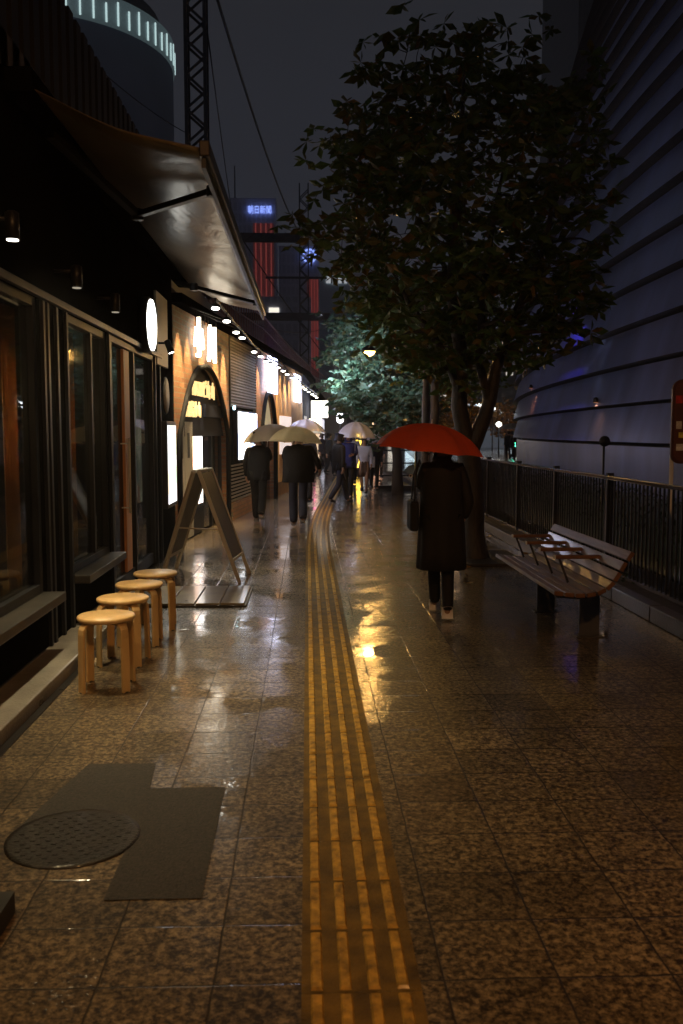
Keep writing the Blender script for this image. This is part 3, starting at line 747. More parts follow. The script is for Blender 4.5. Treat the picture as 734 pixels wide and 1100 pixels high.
for y in (12.2,14.2,16.6,19.4,21.5,24,26.5,29.5):
    a=min(LP0,key=lambda q:abs(q[1]-y)); m=MB(); m.beam((xf(a[1])+.05,a[1],3.2),(a[0],a[1],a[2]+.11),.018,.018); m.build('track_bracket', STEEL, ev, world=True)
TL = Matrix.Rotation(R(-14),4,'X')
ordn = ['first','second','third','fourth','fifth','sixth','seventh','eighth','ninth','tenth','eleventh','twelfth','thirteenth','fourteenth','fifteenth','sixteenth','seventeenth','eighteenth','last']
for i,(x,y,z) in enumerate(LP):
    t = thing('downlight', f'{ordn[i]} small white downlight from the awning along the eaves', 'downlight', (x,y,z), 0, 'downlights hanging in a row from the eaves')
    m = MB(); m.tube([(0,0,.02),(0,0,.10)], .008, 6); m.lathe([(.05,.0),(.05,.03),(.025,.05)], 16, M=TL); m.build('housing', STEEL, t)
    m = MB(); m.lathe([(.044,-.006),(.044,-.001)],16,M=TL); m.build('lens', lit('downlight_lens',(1,.97,.85),14) if i==0 else bpy.data.materials['downlight_lens'], t)
for i in (1,3,5,8,11,14,17):
    x,y,z=LP[i]; spot((x,y,z-.03),(x,y,0),26 if i<5 else 44,130,.8,(1,.88,.66) if i<5 else (.72,.78,1))

# railway viaduct: deck, parapet, railing
vd = thing('railway_viaduct', 'elevated railway curving above the shops with railing and corrugated wall', 'viaduct', (-2.4,20,0))
def ribbon(mb, ya, yb, o0, o1, z0, z1, step=1.0):
    vs=[];fs=[]; n=max(1,int((yb-ya)/step))
    for i in range(n+1):
        y=ya+(yb-ya)*i/n; x=xv(y); vs += [(x+o0,y,z0),(x+o1,y,z0),(x+o1,y,z1),(x+o0,y,z1)]
    for i in range(n):
        for q in range(4): fs.append((i*4+q,i*4+4+q,i*4+4+(q+1)%4,i*4+(q+1)%4))
    fs += [(0,1,2,3),(n*4+3,n*4+2,n*4+1,n*4)]
    mb.add(vs,fs)
m = MB(); ribbon(m,2.2,78,-9,0,3.5,3.98); ribbon(m,30,78,-9,-1.0,0,3.5)
m.build('deck', mat('viaduct_concrete',(.10,.085,.085),.6,var=.3,scale=1.5,bump=.3), vd, world=True)
m = MB(); y=2.2
while y<13: m.box(-1.93,-1.86,y,y+.14,3.6,4.84); m.box(-1.93,-1.90,y+.14,y+.24,3.6,4.84); y+=.24
m.build('corrugated_wall', mat('corrugated_sheet',(.025,.023,.022),.5,.3,.3,3), vd, world=True)
m = MB(); ribbon(m,13,78,-.04,.0,4.76,4.82); ribbon(m,13,78,-.03,.0,4.42,4.45); ribbon(m,13,78,-.03,.0,4.02,4.06)
y=13
while y<78: m.box(xv(y)-.03,xv(y)-.005,y,y+.03,3.98,4.76); y+=.33 if y<50 else .8
m.build('railing', mat('maroon_railing',(.30,.16,.15),.45,.2), vd, world=True)
m = MB(); ribbon(m,13,78,-.09,-.06,3.98,4.5); m.build('kick_panel', mat('maroon_panel',(.09,.03,.03),.5), vd, world=True)

# lattice masts
def lattice(mb, x, y, z0, z1, w, seg):
    for sx in (-1,1):
        for sy in (-1,1): mb.box(x+sx*w/2-.03,x+sx*w/2+.03,y+sy*w/2-.03,y+sy*w/2+.03,z0,z1)
    z=z0; k=0
    while z < z1-seg:
        for sy in (-1,1):
            a,b = (-1,1) if k%2 else (1,-1)
            mb.beam((x+a*w/2,y+sy*w/2,z),(x+b*w/2,y+sy*w/2,z+seg),.02,.045); None
        for sx in (-1,1): mb.beam((x+sx*w/2,y-w/2*(1 if k%2 else -1),z),(x+sx*w/2,y+w/2*(1 if k%2 else -1),z+seg),.02,.035)
        z+=seg; k+=1
t1 = thing('lattice_mast', 'tall grey lattice mast rising behind the brown awning', 'mast', (-1.97,17,3.98), 0, 'railway masts on the viaduct')
m = MB(); lattice(m,-1.97,17,3.98,12.5,.34,.30); m.build('lattice', LATT, t1, world=True)
t2 = thing('lattice_mast', 'far lattice mast with two cross beams between the red lit towers', 'mast', (-.2,45,3.98), 0, 'railway masts on the viaduct')
m = MB(); lattice(m,-.12,45,3.98,13.5,.42,.42); m.build('lattice', LATT, t2, world=True)
m = MB(); m.box(-9.5,-.33,44.85,45.15,10.75,11.15); 
for i in range(18): m.beam((-9.5+i*.5,44.8,10.75),(-9.0+i*.5,44.8,11.15),.04,.04)
m.build('cross_beam', LATT, t2, world=True)
m = MB(); m.box(-7,1.2,44.85,45.15,7.0,7.35); m.build('cross_beam', LATT, t2, world=True)
m = MB(); m.box(-2,1.0,44.95,45.05,9.0,9.1); m.build('cable_arm', LATT, t2, world=True)
def cable(pts, r, label):
    cp = thing('overhead_cable', label, 'cable', pts[0], 0, 'cables over the railway')
    a,b = Vector(pts[0]),Vector(pts[1]); sag = pts[2]
    m = MB(); m.tube([a.lerp(b,t/16)-Vector((0,0,sag*4*(t/16)*(1-t/16))) for t in range(17)], r, 5); m.build('wire', STEEL, cp, world=True)
cable(((-1.78,17,9.9),(-.4,45,11.3),.5),.03,'thick black cable sloping from the near mast to the far mast')
cable(((-1.78,17,8.8),(-3,45,8.0),.3),.014,'thin wire from the near mast down behind the awning')
cable(((-3.6,9,6.6),(-2.14,17,6.9),.25),.008,'thin wire crossing in front of the round tower')
cable(((-3.0,45,10.7),(2.2,62,5.5),.2),.03,'slanting wire falling right from the far cross beam')
cable(((-4.0,45,9.3),(1.9,61,5.2),.6),.02,'lower slack wire below the far cross beam')
cable(((-2.9,45,7.0),(2.6,64,9.5),.8),.02,'wire passing the far mast at its lower beam')

# ------------------------------------------------------------------ far towers
TW = window_grid_mat('tower_grid',(.50,.50,.62),(.36,.37,.48),1.5,3.6,.004,(.9,.9,1),.35)
TW2 = window_grid_mat('teal_tower_grid',(.6,.7,.78),(.28,.34,.42),1.9,200,.0,(.8,1,1),.25)
rt = thing('round_tower', 'round dark tower with a white lit crown above the corrugated wall', 'tower', (-32.6,120,0))
m = MB(); m.lathe([(15.6,0),(15.6,47.6)],64); m.build('body', mat('round_tower_wall',(.25,.27,.34),.8,var=.1,scale=.2), rt)
m = MB(); m.lathe([(15.75,47.6),(15.75,51.0),(15.0,51.05)],64)
m.build('crown', mat('crown_translucent',(.3,.36,.38),.4,emit=(.40,.60,.64),estr=.09), rt)
CG = mat('crown_glow',(.3,.4,.4),.5,emit=(.7,.95,.95),estr=.75)
for k in range(30):
    a=R(-150)+R(160)*k/29; M=Matrix.Rotation(a,4,'Z'); m = MB(); m.box(15.8,15.92,-.09,.09,47.9,50.0+.5*(k%2),M); m.build('crown_light', CG, rt)
m = MB(); m.lathe([(14,51),(14,53.5)],48,c=(0,0,.06)); m.build('roof_plant', mat('roof_grey',(.05,.05,.06),.6), rt)
m = MB(); m.lathe([(.1,0),(.35,.3),(.35,.6),(.1,.9)],10,c=(7.5,-6,53.7)); m.build('beacon', lit('red_beacon',(1,.05,.1),8), rt)

RST = mat('red_strip',(.5,.1,.1),.5,emit=(1,.18,.15),estr=.2); RSTD = mat('red_cladding',(.3,.08,.08),.5,emit=(.9,.14,.13),estr=.035)
def red_tower(name,label,x0,x1,y,z1,xr0,xr1,zr1,sign=None):
    t = thing(name,label,'tower',((x0+x1)/2,y,0))
    m = MB(); m.box(x0,x1,y,y+14,0,z1); m.build('body',TW,t,world=True)
    m = MB(); m.box(xr0,xr1,y-.3,y-.01,0,zr1); m.build('red_panel',RSTD,t,world=True)
    m = MB(); n=4
    for i in range(n):
        x=xr0+(xr1-xr0)*(i+.5)/n; m.box(x-.16,x+.16,y-.6,y-.31,0,zr1)
    m.build('red_light_strip',RST,t,world=True); return t
a1 = red_tower('newspaper_tower','dark tower with blue lettering and red light strips beyond the railway',-26,-9.8,300,77,-17.2,-10.6,69)
BLU = lit('blue_letters',(.28,.40,1),1.7)
text_mesh('朝日新聞', 2.7, .2, BLU, 'lettering', a1, Matrix.Translation((-15.0-a1.location.x,-.8,73))@Matrix.Rotation(R(90),4,'X'), xs=.72)
m = MB(); m.tube([(-23,300,77),(-23,300,87)],.25,6); m.build('antenna',STEEL,a1,world=True)
a2 = red_tower('ring_sign_tower','dark tower with a small blue ring sign and red strips behind the far mast',-9.3,4.2,310,64,.2,4.1,53)
m = MB(); pts=[(1.0+2.1*math.cos(2*PI*k/24),309.2,60.6+2.1*math.sin(2*PI*k/24)) for k in range(25)]; m.tube(pts,.33,6); m.tube([(1.0,309.2,59.3),(1.0,309.2,61.9)],.3,6); m.build('ring_sign',BLU,a2,world=True)
a3 = thing('office_tower','teal grey ribbed office tower left of the big tree','tower',(12,330,0))
m = MB(); m.box(4.6,34,330,350,0,60); m.build('body',TW2,a3,world=True)
m = MB(); m.box(7,14.5,329.5,329.9,55,57.3); m.build('lit_window_row',mat('office_window_strip',(.2,.2,.2),.5,emit=(.9,.95,1),estr=.5),a3,world=True)
m = MB(); m.box(8.7,9.3,329.3,329.49,54.9,57.4); m.box(10.8,11.3,329.3,329.49,54.9,57.4);m.box(12.6,13.4,329.3,329.49,54.9,57.4); m.build('mullion',STEEL,a3,world=True)
a4 = thing('low_office','low dark office with one lit window behind the cross beam','building',(-8,200,0))
m = MB(); m.box(-12,1.0,200,215,0,31); m.build('body',TW,a4,world=True)
m = MB(); m.box(-8.2,-6.0,199.7,199.95,27.6,28.6); m.build('lit_window',mat('bright_office_window',(.3,.3,.3),.5,emit=(1,.95,.8),estr=1.3),a4,world=True)
# right-hand back towers
a5 = thing('slab_tower','tall grey gridded slab rising behind the curved metal building','tower',(46,130,0))
m = MB(); m.box(38,66,130,150,0,110); m.build('body',window_grid_mat('slab_grid',(.06,.058,.058),(.035,.035,.04),1.1,1.4,.0),a5,world=True)
a6 = thing('distant_tower','faint distant office tower seen right of the trunk','tower',(58,260,0))
m = MB(); m.box(45,58,260,280,0,27); m.build('body',TW,a6,world=True)
m = MB(); m.box(57.0,57.5,259.8,259.95,26,34); m.tube([(61,260,0),(61,260,26)],.3,6); m.box(58,64,259.8,260,25.6,26.1); m.build('antenna',LATT,a6,world=True)
a7 = thing('distant_block','faint lower block between the trunks','building',(30,180,0))
m = MB(); m.box(16,42,180,195,0,14); m.build('body',window_grid_mat('block_grid',(.07,.07,.08),(.03,.03,.04),2.2,3,.18,(1,.9,.75),.7),a7,world=True)
# lit arched roof beyond
ar = thing('lit_arch_roof','curved roof edged with white lights seen beyond the trunk','building',(17,90,0))
m = MB(); pts=[]
for i in range(25):
    t=i/24; pts.append((14+8.0*t,90,4.6-3.1*t**2.4)) 
m.tube(pts,.28,8); m.build('roof_edge',mat('arch_white',(.5,.5,.52),.5,emit=(.85,.95,1),estr=.5),ar,world=True)
m = MB()
for i in range(0,25,1): m.lathe([(.05,0),(.14,.08),(.14,.2),(.05,.28)],8,c=(pts[i][0],pts[i][1]-.4,pts[i][2]-.1))
m.build('roof_lamp',lit('roof_lamp_white',(.9,.97,1),5),ar,world=True)
m = MB(); m.box(14,20,91,95,0,2.0); m.build('wall',mat('station_wall',(.12,.13,.15),.5,emit=(.7,.8,1),estr=.05),ar,world=True)

# ------------------------------------------------------------------ curved metal-clad building
cb = thing('curved_building','huge curved building clad in overlapping dark metal bands','building',(20,30,0))
cC = (125.7,13.2); R0=119.4
def dl(z): return .0118*max(0,z-2.5)**2
band=.755*1.0
zs=[1.32+band*i for i in range(0,52)]
# angle range seen from the centre: towards the camera side
def ringpt(a,r,z): return (cC[0]-r*math.cos(a), cC[1]+r*math.sin(a), z)
A0,A1,NA = R(-9),R(30),120
def band_mesh(z0,z1,r0,r1,mb):
    vs=[];fs=[]
    for i in range(NA+1):
        a=A0+(A1-A0)*i/NA; vs += [ringpt(a,r0,z0),ringpt(a,r1,z1),ringpt(a,r1-.25,z1)]
    for i in range(NA): fs += [(i*3,i*3+1,i*3+4,i*3+3)]
    mb.add(vs,fs,True)
CL = MB(); GP = MB()
for i in range(len(zs)-1):
    z0,z1=zs[i],zs[i+1]
    # each band overhangs the one beneath it: bottom edge proud, top edge tucked in
    band_mesh(z0,z1-.05,R0-dl(z0)+.19,R0-dl(z1)-.0,CL)
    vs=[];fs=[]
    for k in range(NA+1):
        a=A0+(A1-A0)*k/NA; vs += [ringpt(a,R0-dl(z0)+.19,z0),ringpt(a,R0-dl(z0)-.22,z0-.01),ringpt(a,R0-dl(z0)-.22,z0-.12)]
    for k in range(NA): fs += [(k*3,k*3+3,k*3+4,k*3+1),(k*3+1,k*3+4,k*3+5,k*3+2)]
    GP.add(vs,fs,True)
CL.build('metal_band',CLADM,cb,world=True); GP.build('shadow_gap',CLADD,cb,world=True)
m = MB(); band_mesh(-.05,1.24,R0+.02,R0+.02,m); m.build('base_wall',CLADM,cb,world=True)
m = MB()
for a in (R(13.6),): 
    for w in (0,):
        m.add([ringpt(a,R0+.06,0),ringpt(a+.004,R0+.06,0),ringpt(a+.009,R0+.06,1.25),ringpt(a+.005,R0+.06,1.25)],[(0,1,2,3)])
m.build('blue_panel',mat('blue_panel',(.02,.03,.12),.4),cb,world=True)
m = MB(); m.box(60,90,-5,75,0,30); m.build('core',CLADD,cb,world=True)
# ------------------------------------------------------------------ railing on the right
fnc = thing('railing','long black steel railing with thin vertical bars right of the pavement','railing',(3.1,10,0))
FB = mat('black_rail_paint',(.02,.02,.022),.3,.3,.2,coat=.4)
def fx(y): return 3.12+(y-7)*.0
m = MB(); y=1.2
while y<17.6:
    m.box(fx(y)-.008,fx(y)+.008,y-.008,y+.008,.10,1.02); y+=.098
m.build('bars',FB,fnc,world=True)
m = MB(); m.box(3.085,3.155,1,17.7,1.02,1.06); m.build('top_rail',mat('wet_top_rail',(.10,.09,.13),.15,.6,.2,coat=1),fnc,world=True,bevel=.008)
m = MB(); m.box(3.1,3.14,1,17.7,.07,.10); m.build('bottom_rail',mat('wet_bottom_rail',(.2,.2,.24),.25,.5,.2),fnc,world=True)
for y in (1.2,3.1,5.2,7.2,9.2,11.2,13.2,15.4,17.5):
    m = MB(); m.box(3.085,3.155,y-.03,y+.03,0,1.09); m.build('post',FB,fnc,world=True,bevel=.004)
# far low railing by the pedestrians
f2 = thing('barrier_railing','black two-rail barrier behind the clear umbrella near the second tree','railing',(2.2,24,0))
m = MB()
for x in (1.85,2.35,2.9,3.5): m.box(x-.03,x+.03,23.97,24.03,0,1.05)
for z in (.35,.68,1.02): m.box(1.85,3.5,23.98,24.02,z,z+.035)
m.box(1.83,3.5,23.9,24.1,0,.1); m.build('rails',FB,f2,world=True)

# round mirror-like sign on a short pole beyond the fence, and brown sticker board
rs2 = thing('round_marker','small dark round disc on a thin pole beyond the railing','sign',(4.64,14,0))
m = MB(); m.tube([(0,0,0),(0,0,1.35)],.018,8); m.build('pole',STEEL,rs2)
m = MB(); m.lathe([(.085,0),(.085,.02)],24,c=(0,-.02,1.37),M=Mx); m.build('disc',BSHOE,rs2)
sb = thing('sticker_board','rounded brown board covered in stickers cut off by the right edge','sign',(3.62,8.1,0))
def rrect(w,h,r,n=5):
    o=[]
    for cx,cy,a0 in ((w/2-r,h/2-r,0),(-w/2+r,h/2-r,90),(-w/2+r,-h/2+r,180),(w/2-r,-h/2+r,270)):
        for i in range(n+1): a=R(a0+90*i/n); o.append((cx+r*math.cos(a),cy+r*math.sin(a)))
    return o
m = MB(); m.prism(rrect(.66,.76,.09),.03,MT(0,0,1.60)); m.build('board',mat('brown_board',(.085,.03,.015),.4,var=.3,emit=None),sb,bevel=.004)
m = MB(); m.prism(rrect(.61,.71,.07),.002,MT(0,-.03,1.60)); bf=m.build('board_face',mat('brown_face',(.13,.045,.02),.4,var=.3),sb)
stk=[(-.27,.20,.06,.07,(.6,.04,.03)),(-.265,-.03,.05,.07,(.7,.66,.55)),(-.24,-.12,.05,.05,(.7,.6,.1)),(-.25,-.23,.07,.06,(.75,.72,.65)),(-.19,.06,.05,.06,(.6,.6,.62)),(-.15,.22,.09,.09,(.1,.25,.5)),(-.12,-.1,.08,.05,(.7,.3,.1)),(-.08,.05,.07,.1,(.7,.7,.3))]
for x,z,w,h,c in stk:
    m = MB(); m.box(x-w/2,x+w/2,-.0345,-.0325,1.6+z-h/2,1.6+z+h/2); m.build('sticker',mat('sticker_colour',c,.5,var=.3,scale=25),sb)
m = MB(); m.tube([(-.30,.02,0),(-.30,.02,1.35)],.02,8); m.tube([(.22,.02,0),(.22,.02,1.3)],.02,8); m.build('post',GALV,sb)

# ------------------------------------------------------------------ bench
bn = thing('bench','curved slatted wooden bench with armrests beside the black railing','bench',(1.95,6.95,0))
Y0,Y1=5.98,7.9
prof=[(1.70,.415),(1.775,.405),(1.85,.40),(1.925,.405),(1.995,.425),(2.055,.465),(2.10,.525),(2.14,.595),(2.185,.665)]
m = MB(); e_ = MB()
for i,(x,z) in enumerate(prof):
    a,b = prof[max(i-1,0)],prof[min(i+1,len(prof)-1)]; ang=math.atan2(b[1]-a[1],b[0]-a[0])
    w=.030 if i<5 else .033
    M=Matrix.Translation((x,0,z))@Matrix.Rotation(-ang,4,'Y')
    m.box(-w,w,Y0+.012,Y1,-.014,.014,M); e_.box(-w,w,Y0,Y0+.0115,-.014,.014,M)
sl=m.build('slats',BENCHW,bn,world=True,bevel=.005); e_.build('slat_end',BENCHE,sl,bevel=.003).location=Vector((0,0,0))-Vector(bn.location)
for y in (6.12,7.05,7.75):
    m = MB(); pts=[(x+.012,y,z-.032) for x,z in prof]; 
    for a,b in zip(pts,pts[1:]): m.beam(a,b,.02,.03)
    m.build('rib_bracket',STEEL,bn,world=True)
for y,x in ((6.5,2.02),(7.45,1.95)):
    m = MB(); m.box(x-.02,x+.13,y-.012,y+.012,0,.385); m.box(x-.05,x+.16,y-.05,y+.05,0,.008); m.build('leg',LATT,bn,world=True,bevel=.003)
for y in (6.45,6.88,7.31,7.80):
    m = MB(); M=Matrix.Translation((1.80,y,.60))
    m.box(0,.33,-.022,.022,-.012,.014,M); ar_=m.build('armrest',BENCHE,bn,world=True,bevel=.006)
    m = MB(); m.beam((1.83,y,.588),(1.90,y,.41),.010,.016); m.build('armrest_strut',STEEL,ar_).location=-Vector(bn.location); m = MB(); m.box(1.792,1.7995,y-.022,y+.022,.588,.615); m.build('end_cap',GALV,ar_).location=-Vector(bn.location)

# ------------------------------------------------------------------ trees
def make_tree(name,label,base,limbs,c,rad,natt,leafL,lm,seed,ncl=4,nl=6,spread=.22,rbase=.10,shell=.45,tw=.012,droop=-.6,p_n=2.0,taper=0):
    rng=random.Random(seed)
    t=thing(name,label,'tree',base)
    tb=MB(); nodes_=[]
    for pts,rr in limbs:
        P=[Vector(p) for p in pts]; Q=[];RR=[]
        for i in range(len(P)-1):
            for k in range(5):
                q=P[i].lerp(P[i+1],k/5); q+=Vector((noise.noise(q*2.1),noise.noise(q*2.1+Vector((9,0,0))),0))*.05; Q.append(q); RR.append(rr[i]+(rr[i+1]-rr[i])*k/5)
        Q.append(P[-1]);RR.append(rr[-1]); tb.tube(Q,RR,10)
        for q,r_ in zip(Q,RR):
            if q.z>base[2]+1.6: nodes_.append((q,r_))
    tb.build('trunk',BARK,t,world=True)
    att=[]
    while len(att)<natt:
        d=Vector((rng.uniform(-1,1),rng.uniform(-1,1),rng.uniform(-1,1)))
        l=d.length*0+(abs(d.x)**p_n+abs(d.y)**p_n+abs(d.z)**p_n)**(1/p_n)
        if l>1 or l<shell and rng.random()<.6: continue
        if l>.0: 
            bump=.80+.35*noise.noise(d.normalized()*1.9+Vector((seed,0,0)))+.12*noise.noise(d.normalized()*5)
            if l>min(bump+.12,.98): continue
        tp=1-taper*max(0,-d.z); p=Vector(c)+Vector((d.x*rad[0]*tp,d.y*rad[1]*tp,d.z*rad[2])); att.append(p)
    start=nodes_[0][0]; att.sort(key=lambda p:(p-Vector(c)).length+rng.uniform(0,.3))
    br=MB(); lf=MB()
    for p in att:
        best=min(nodes_,key=lambda n:(n[0]-p).length+ (.6 if n[0].z>p.z+.1 else 0)+(.0 if n[1]>.01 else .15))
        a=best[0]; r0=max(tw*.5,best[1]*.62); L=(p-a).length
        mid=a.lerp(p,.5)+Vector((rng.gauss(0,.06),rng.gauss(0,.06),rng.uniform(-.02,.1)))*L
        r1=max(tw*.3,r0*.45) if L>.5 else tw*.3
        pts=[a,a.lerp(mid,.5),mid,mid.lerp(p,.5)+Vector((0,0,.03))*L,p]; rs_=[r0,r0*.85,(r0+r1)/2,r1*1.2,r1]
        br.tube(pts,rs_,5)
        nodes_.append((mid,(r0+r1)/2)); nodes_.append((p,r1))
        for k in range(ncl):
            q=p+Vector((rng.gauss(0,1),rng.gauss(0,1),rng.gauss(0,.7)))*spread if k else p
            ax=Vector((rng.gauss(0,.4),rng.gauss(0,.4),1)).normalized(); ph=rng.uniform(0,6.28)
            for j in range(nl):
                an=ph+6.283*j/nl+rng.gauss(0,.2)
                u=ax.cross(Vector((1,0,.1))).normalized(); v=ax.cross(u)
                d=(u*math.cos(an)+v*math.sin(an)+ax*rng.uniform(droop,.15)).normalized()
                leaf(lf,q,d,leafL*rng.uniform(.45,1.2),rng,.46)
    br.build('branch',BARK,t,world=True); lf.build('crown',lm,t,world=True)
    return t
make_tree('chestnut_tree','large dark broadleaf tree with forked trunk standing left of the bench',(1.95,10.6,0),
  [([(1.97,10.6,-.05),(1.95,10.6,.35),(1.93,10.6,1.0),(1.90,10.6,1.35)],[.19,.135,.125,.14]),
   ([(1.90,10.6,1.3),(1.80,10.6,1.8),(1.78,10.65,2.5),(1.72,10.7,3.6),(1.78,10.8,4.8),(1.85,10.8,5.8)],[.10,.095,.08,.06,.035,.015]),
   ([(1.91,10.6,1.25),(2.08,10.6,1.7),(2.2,10.6,2.2),(2.45,10.6,2.9),(2.8,10.7,3.7),(3.0,10.8,4.6)],[.10,.085,.07,.055,.035,.015]),
   ([(2.12,10.6,1.8),(1.98,10.5,2.4),(2.0,10.4,3.2),(2.2,10.3,4.4)],[.055,.05,.04,.02]),
   ([(1.79,10.6,2.0),(1.5,10.6,2.6),(1.2,10.7,3.0),(1.0,10.8,3.4)],[.06,.045,.03,.012])],
  (1.80,10.8,4.1),(1.92,1.8,2.0),350,.19,LEAFD,3,ncl=5,nl=6,spread=.17,p_n=2.7,taper=.22)
make_tree('evergreen_tree','bushy tree with pale green leaves lit cool white behind the clear umbrella',(2.24,22.4,0),
  [([(2.26,22.4,-.05),(2.22,22.4,.8),(2.15,22.4,1.8),(2.0,22.4,3.6)],[.16,.12,.11,.05]),
   ([(2.18,22.4,1.5),(1.6,22.2,2.4),(1.3,22,3.2)],[.07,.05,.03]),([(2.18,22.4,1.7),(2.8,22.4,2.6),(3.0,22.3,3.4)],[.07,.05,.03])],
  (2.0,22.2,3.15),(1.75,1.6,2.05),380,.23,LEAFG,11,ncl=5,nl=6,spread=.2)
make_tree('street_tree','dark leafy street tree with its trunk behind the lamp post',(3.0,19.2,0),
  [([(2.75,19.5,-.05),(2.72,19.5,.9),(2.75,19.5,2.0),(2.8,19.5,4.0)],[.14,.11,.10,.05])],
  (3.1,19.5,3.6),(1.5,1.5,1.5),200,.17,LEAFD,17,ncl=4,nl=6,spread=.2)
make_tree('autumn_tree','small orange-brown autumn tree glowing behind the red umbrella',(4.5,31,0),
  [([(4.5,31,-.05),(4.5,31,1.2),(4.6,31,2.6)],[.12,.09,.04])],
  (4.5,31,2.2),(1.6,1.4,1.2),220,.18,LEAFO,23,ncl=4,nl=5,spread=.25)
make_tree('roadside_tree','distant tree lit orange beyond the trunk of the big tree',(16,72,0),
  [([(16,72,0),(16,72,2),(16,72,3.6)],[.2,.15,.08])],(16,72,2.6),(1.8,1.6,1.5),90,.4,LEAFO,29,ncl=4,nl=5,spread=.4)
make_tree('roadside_tree','distant dark tree beside the curved building',(18.6,74,0),
  [([(18.6,74,0),(18.6,74,2),(18.6,74,3.6)],[.2,.15,.08])],(18.4,74,2.4),(1.8,1.6,1.5),90,.4,HEDGE,31,ncl=4,nl=5,spread=.4)
# tree pit
tpz = MB(); tpz.box(1.45,2.5,10.0,11.2,.003,.03); struct(tpz.build('tree_pit_soil',SOIL))
# fallen leaves
fl = MB()
for i in range(16):
    x=random.uniform(1.5,3.0); yy=random.uniform(8.5,13); leaf(fl,Vector((x,yy,.012)),Vector((random.gauss(0,1),random.gauss(0,1),.05)).normalized(),.12,random,.5)
tag(fl.build('fallen_leaves',LEAFO),'wet fallen leaves scattered round the base of the big tree','leaves',kind='stuff')

# ------------------------------------------------------------------ street lamps
lp = thing('lamp_post','slim grey pole running up into the big crown behind the red umbrella','lamp post',(1.84,14,0))
m = MB(); m.tube([(0,0,0),(0,0,2.05),(0,0,2.1),(0,0,5.2)],[.065,.062,.05,.04],14); m.build('pole',mat('lamp_pole_grey',(.16,.13,.12),.4,.2),lp)
m = MB(); m.lathe([(.10,0),(.10,.03),(.07,.06)],16); m.build('base_plate',STEEL,lp)
ol = thing('street_lamp','street lamp with amber head half hidden in the foliage above the clear umbrella','street lamp',(2.34,18,0))
m = MB(); m.tube([(0,0,0),(0,0,3.1),(-.05,0,3.22),(-1.08,0,3.25)],[.05,.04,.03,.025],10); m.build('pole',STEEL,ol)
m = MB(); m.lathe([(.04,.12),(.14,.06),(.15,0)],18,c=(-1.12,0,3.1)); m.build('shade',STEEL,ol)
m = MB(); m.lathe([(.02,-.09),(.09,-.06),(.125,-.005)],18,c=(-1.12,0,3.1)); m.build('globe',lit('amber_globe',(1,.50,.11),130),ol)
spot((1.22,18,2.98),(.7,12,0),190,150,.6,(1,.55,.15),.1)
o2 = thing('street_lamp','distant street lamp with a flat amber head right of the slim grey pole','street lamp',(3.7,26,0))
m = MB(); m.tube([(0,0,0),(0,0,2.75),(.35,0,2.82)],[.05,.035,.03],8); m.build('pole',STEEL,o2)
m = MB(); m.box(.25,.72,-.1,.1,2.78,2.84); m.build('head',STEEL,o2,bevel=.01)
m = MB(); m.box(.42,.70,-.085,.085,2.765,2.7795); m.build('lens',lit('amber_lens',(1,.6,.3),14),o2)
spot((4.2,26,2.7),(4.4,31,1.6),160,100,.8,(1,.6,.25),.1)
# lamp behind the photographer: a street lamp of the same warm kind
bl = thing('street_lamp','warm street lamp standing behind the viewpoint','street lamp',(2.4,-1.2,0))
m = MB(); m.tube([(0,0,0),(0,0,4.6),(-.1,0,4.75),(-1.2,0,4.8)],[.07,.05,.045,.04],10); m.build('pole',STEEL,bl)
m = MB(); m.box(-1.6,-1.1,-.12,.12,4.76,4.84); m.build('head',STEEL,bl,bevel=.02)
m = MB(); m.box(-1.55,-1.15,-.1,.1,4.74,4.7595); m.build('lens',lit('sodium_lens',(1,.5,.15),10),bl)
spot((1.05,-1.2,4.7),(.35,4.1,0),560,105,.9,(1,.46,.14),.15)

# cool lamps
spot((.0,21.2,2.6),(2.0,21.6,3.0),480,75,.7,(.78,.88,1),.12)
spot((.5,18.2,3.4),(2.0,22,3.2),260,60,.8,(.78,.88,1),.15)
point((1.2,29,2.6),70,(.70,.76,1),.3)
point((-.35,26.5,3.45),14,(.25,.28,1),.15)
def xs_(y,z=0): return cC[0]-math.sqrt((R0-dl(z))**2-(y-cC[1])**2)
def added_wall_light(name,label,y,z,col,e,ln=.35,size=120):  # invented fixture, added to stand in for coloured reflections on the cladding
    x=xs_(y,z)-.12; t=thing(name,label,'added light',(x,y,z),0); ln=ln*.35
    m=MB(); m.beam((0,0,0),(-ln,0,0),.03,.03); m.build('arm',STEEL,t)
    m=MB(); m.lathe([(.05,-.04),(.06,-.04),(.05,.05),(.02,.07)],14,c=(-ln,0,0)); m.build('housing',STEEL,t)
    m=MB(); m.lathe([(.045,-.045),(.045,-.041)],14,c=(-ln,0,0)); m.build('lens',lit(name+'_lens',col,.6),t)
    spot((x-ln,y,z-.06),(x+.05,y+.3,z-1.0),e,size,.9,col,.05)
added_wall_light('added_blue_light','added blue lamp tinting the curved metal building from behind the crown edge',21.5,4.9,(.14,.08,1),170,.6)
added_wall_light('added_amber_light','added amber lamp giving an orange glint low on the curved building',28.5,2.95,(1,.30,.08),45,.3)
added_wall_light('added_white_light','added white lamp for a pale glint at the far left end of the curved building',36,2.3,(.9,.95,1),20,.3)
added_wall_light('added_amber_light','added amber lamp for the orange glow above the round disc on the curved building',19.5,2.2,(1,.4,.15),16,.25)

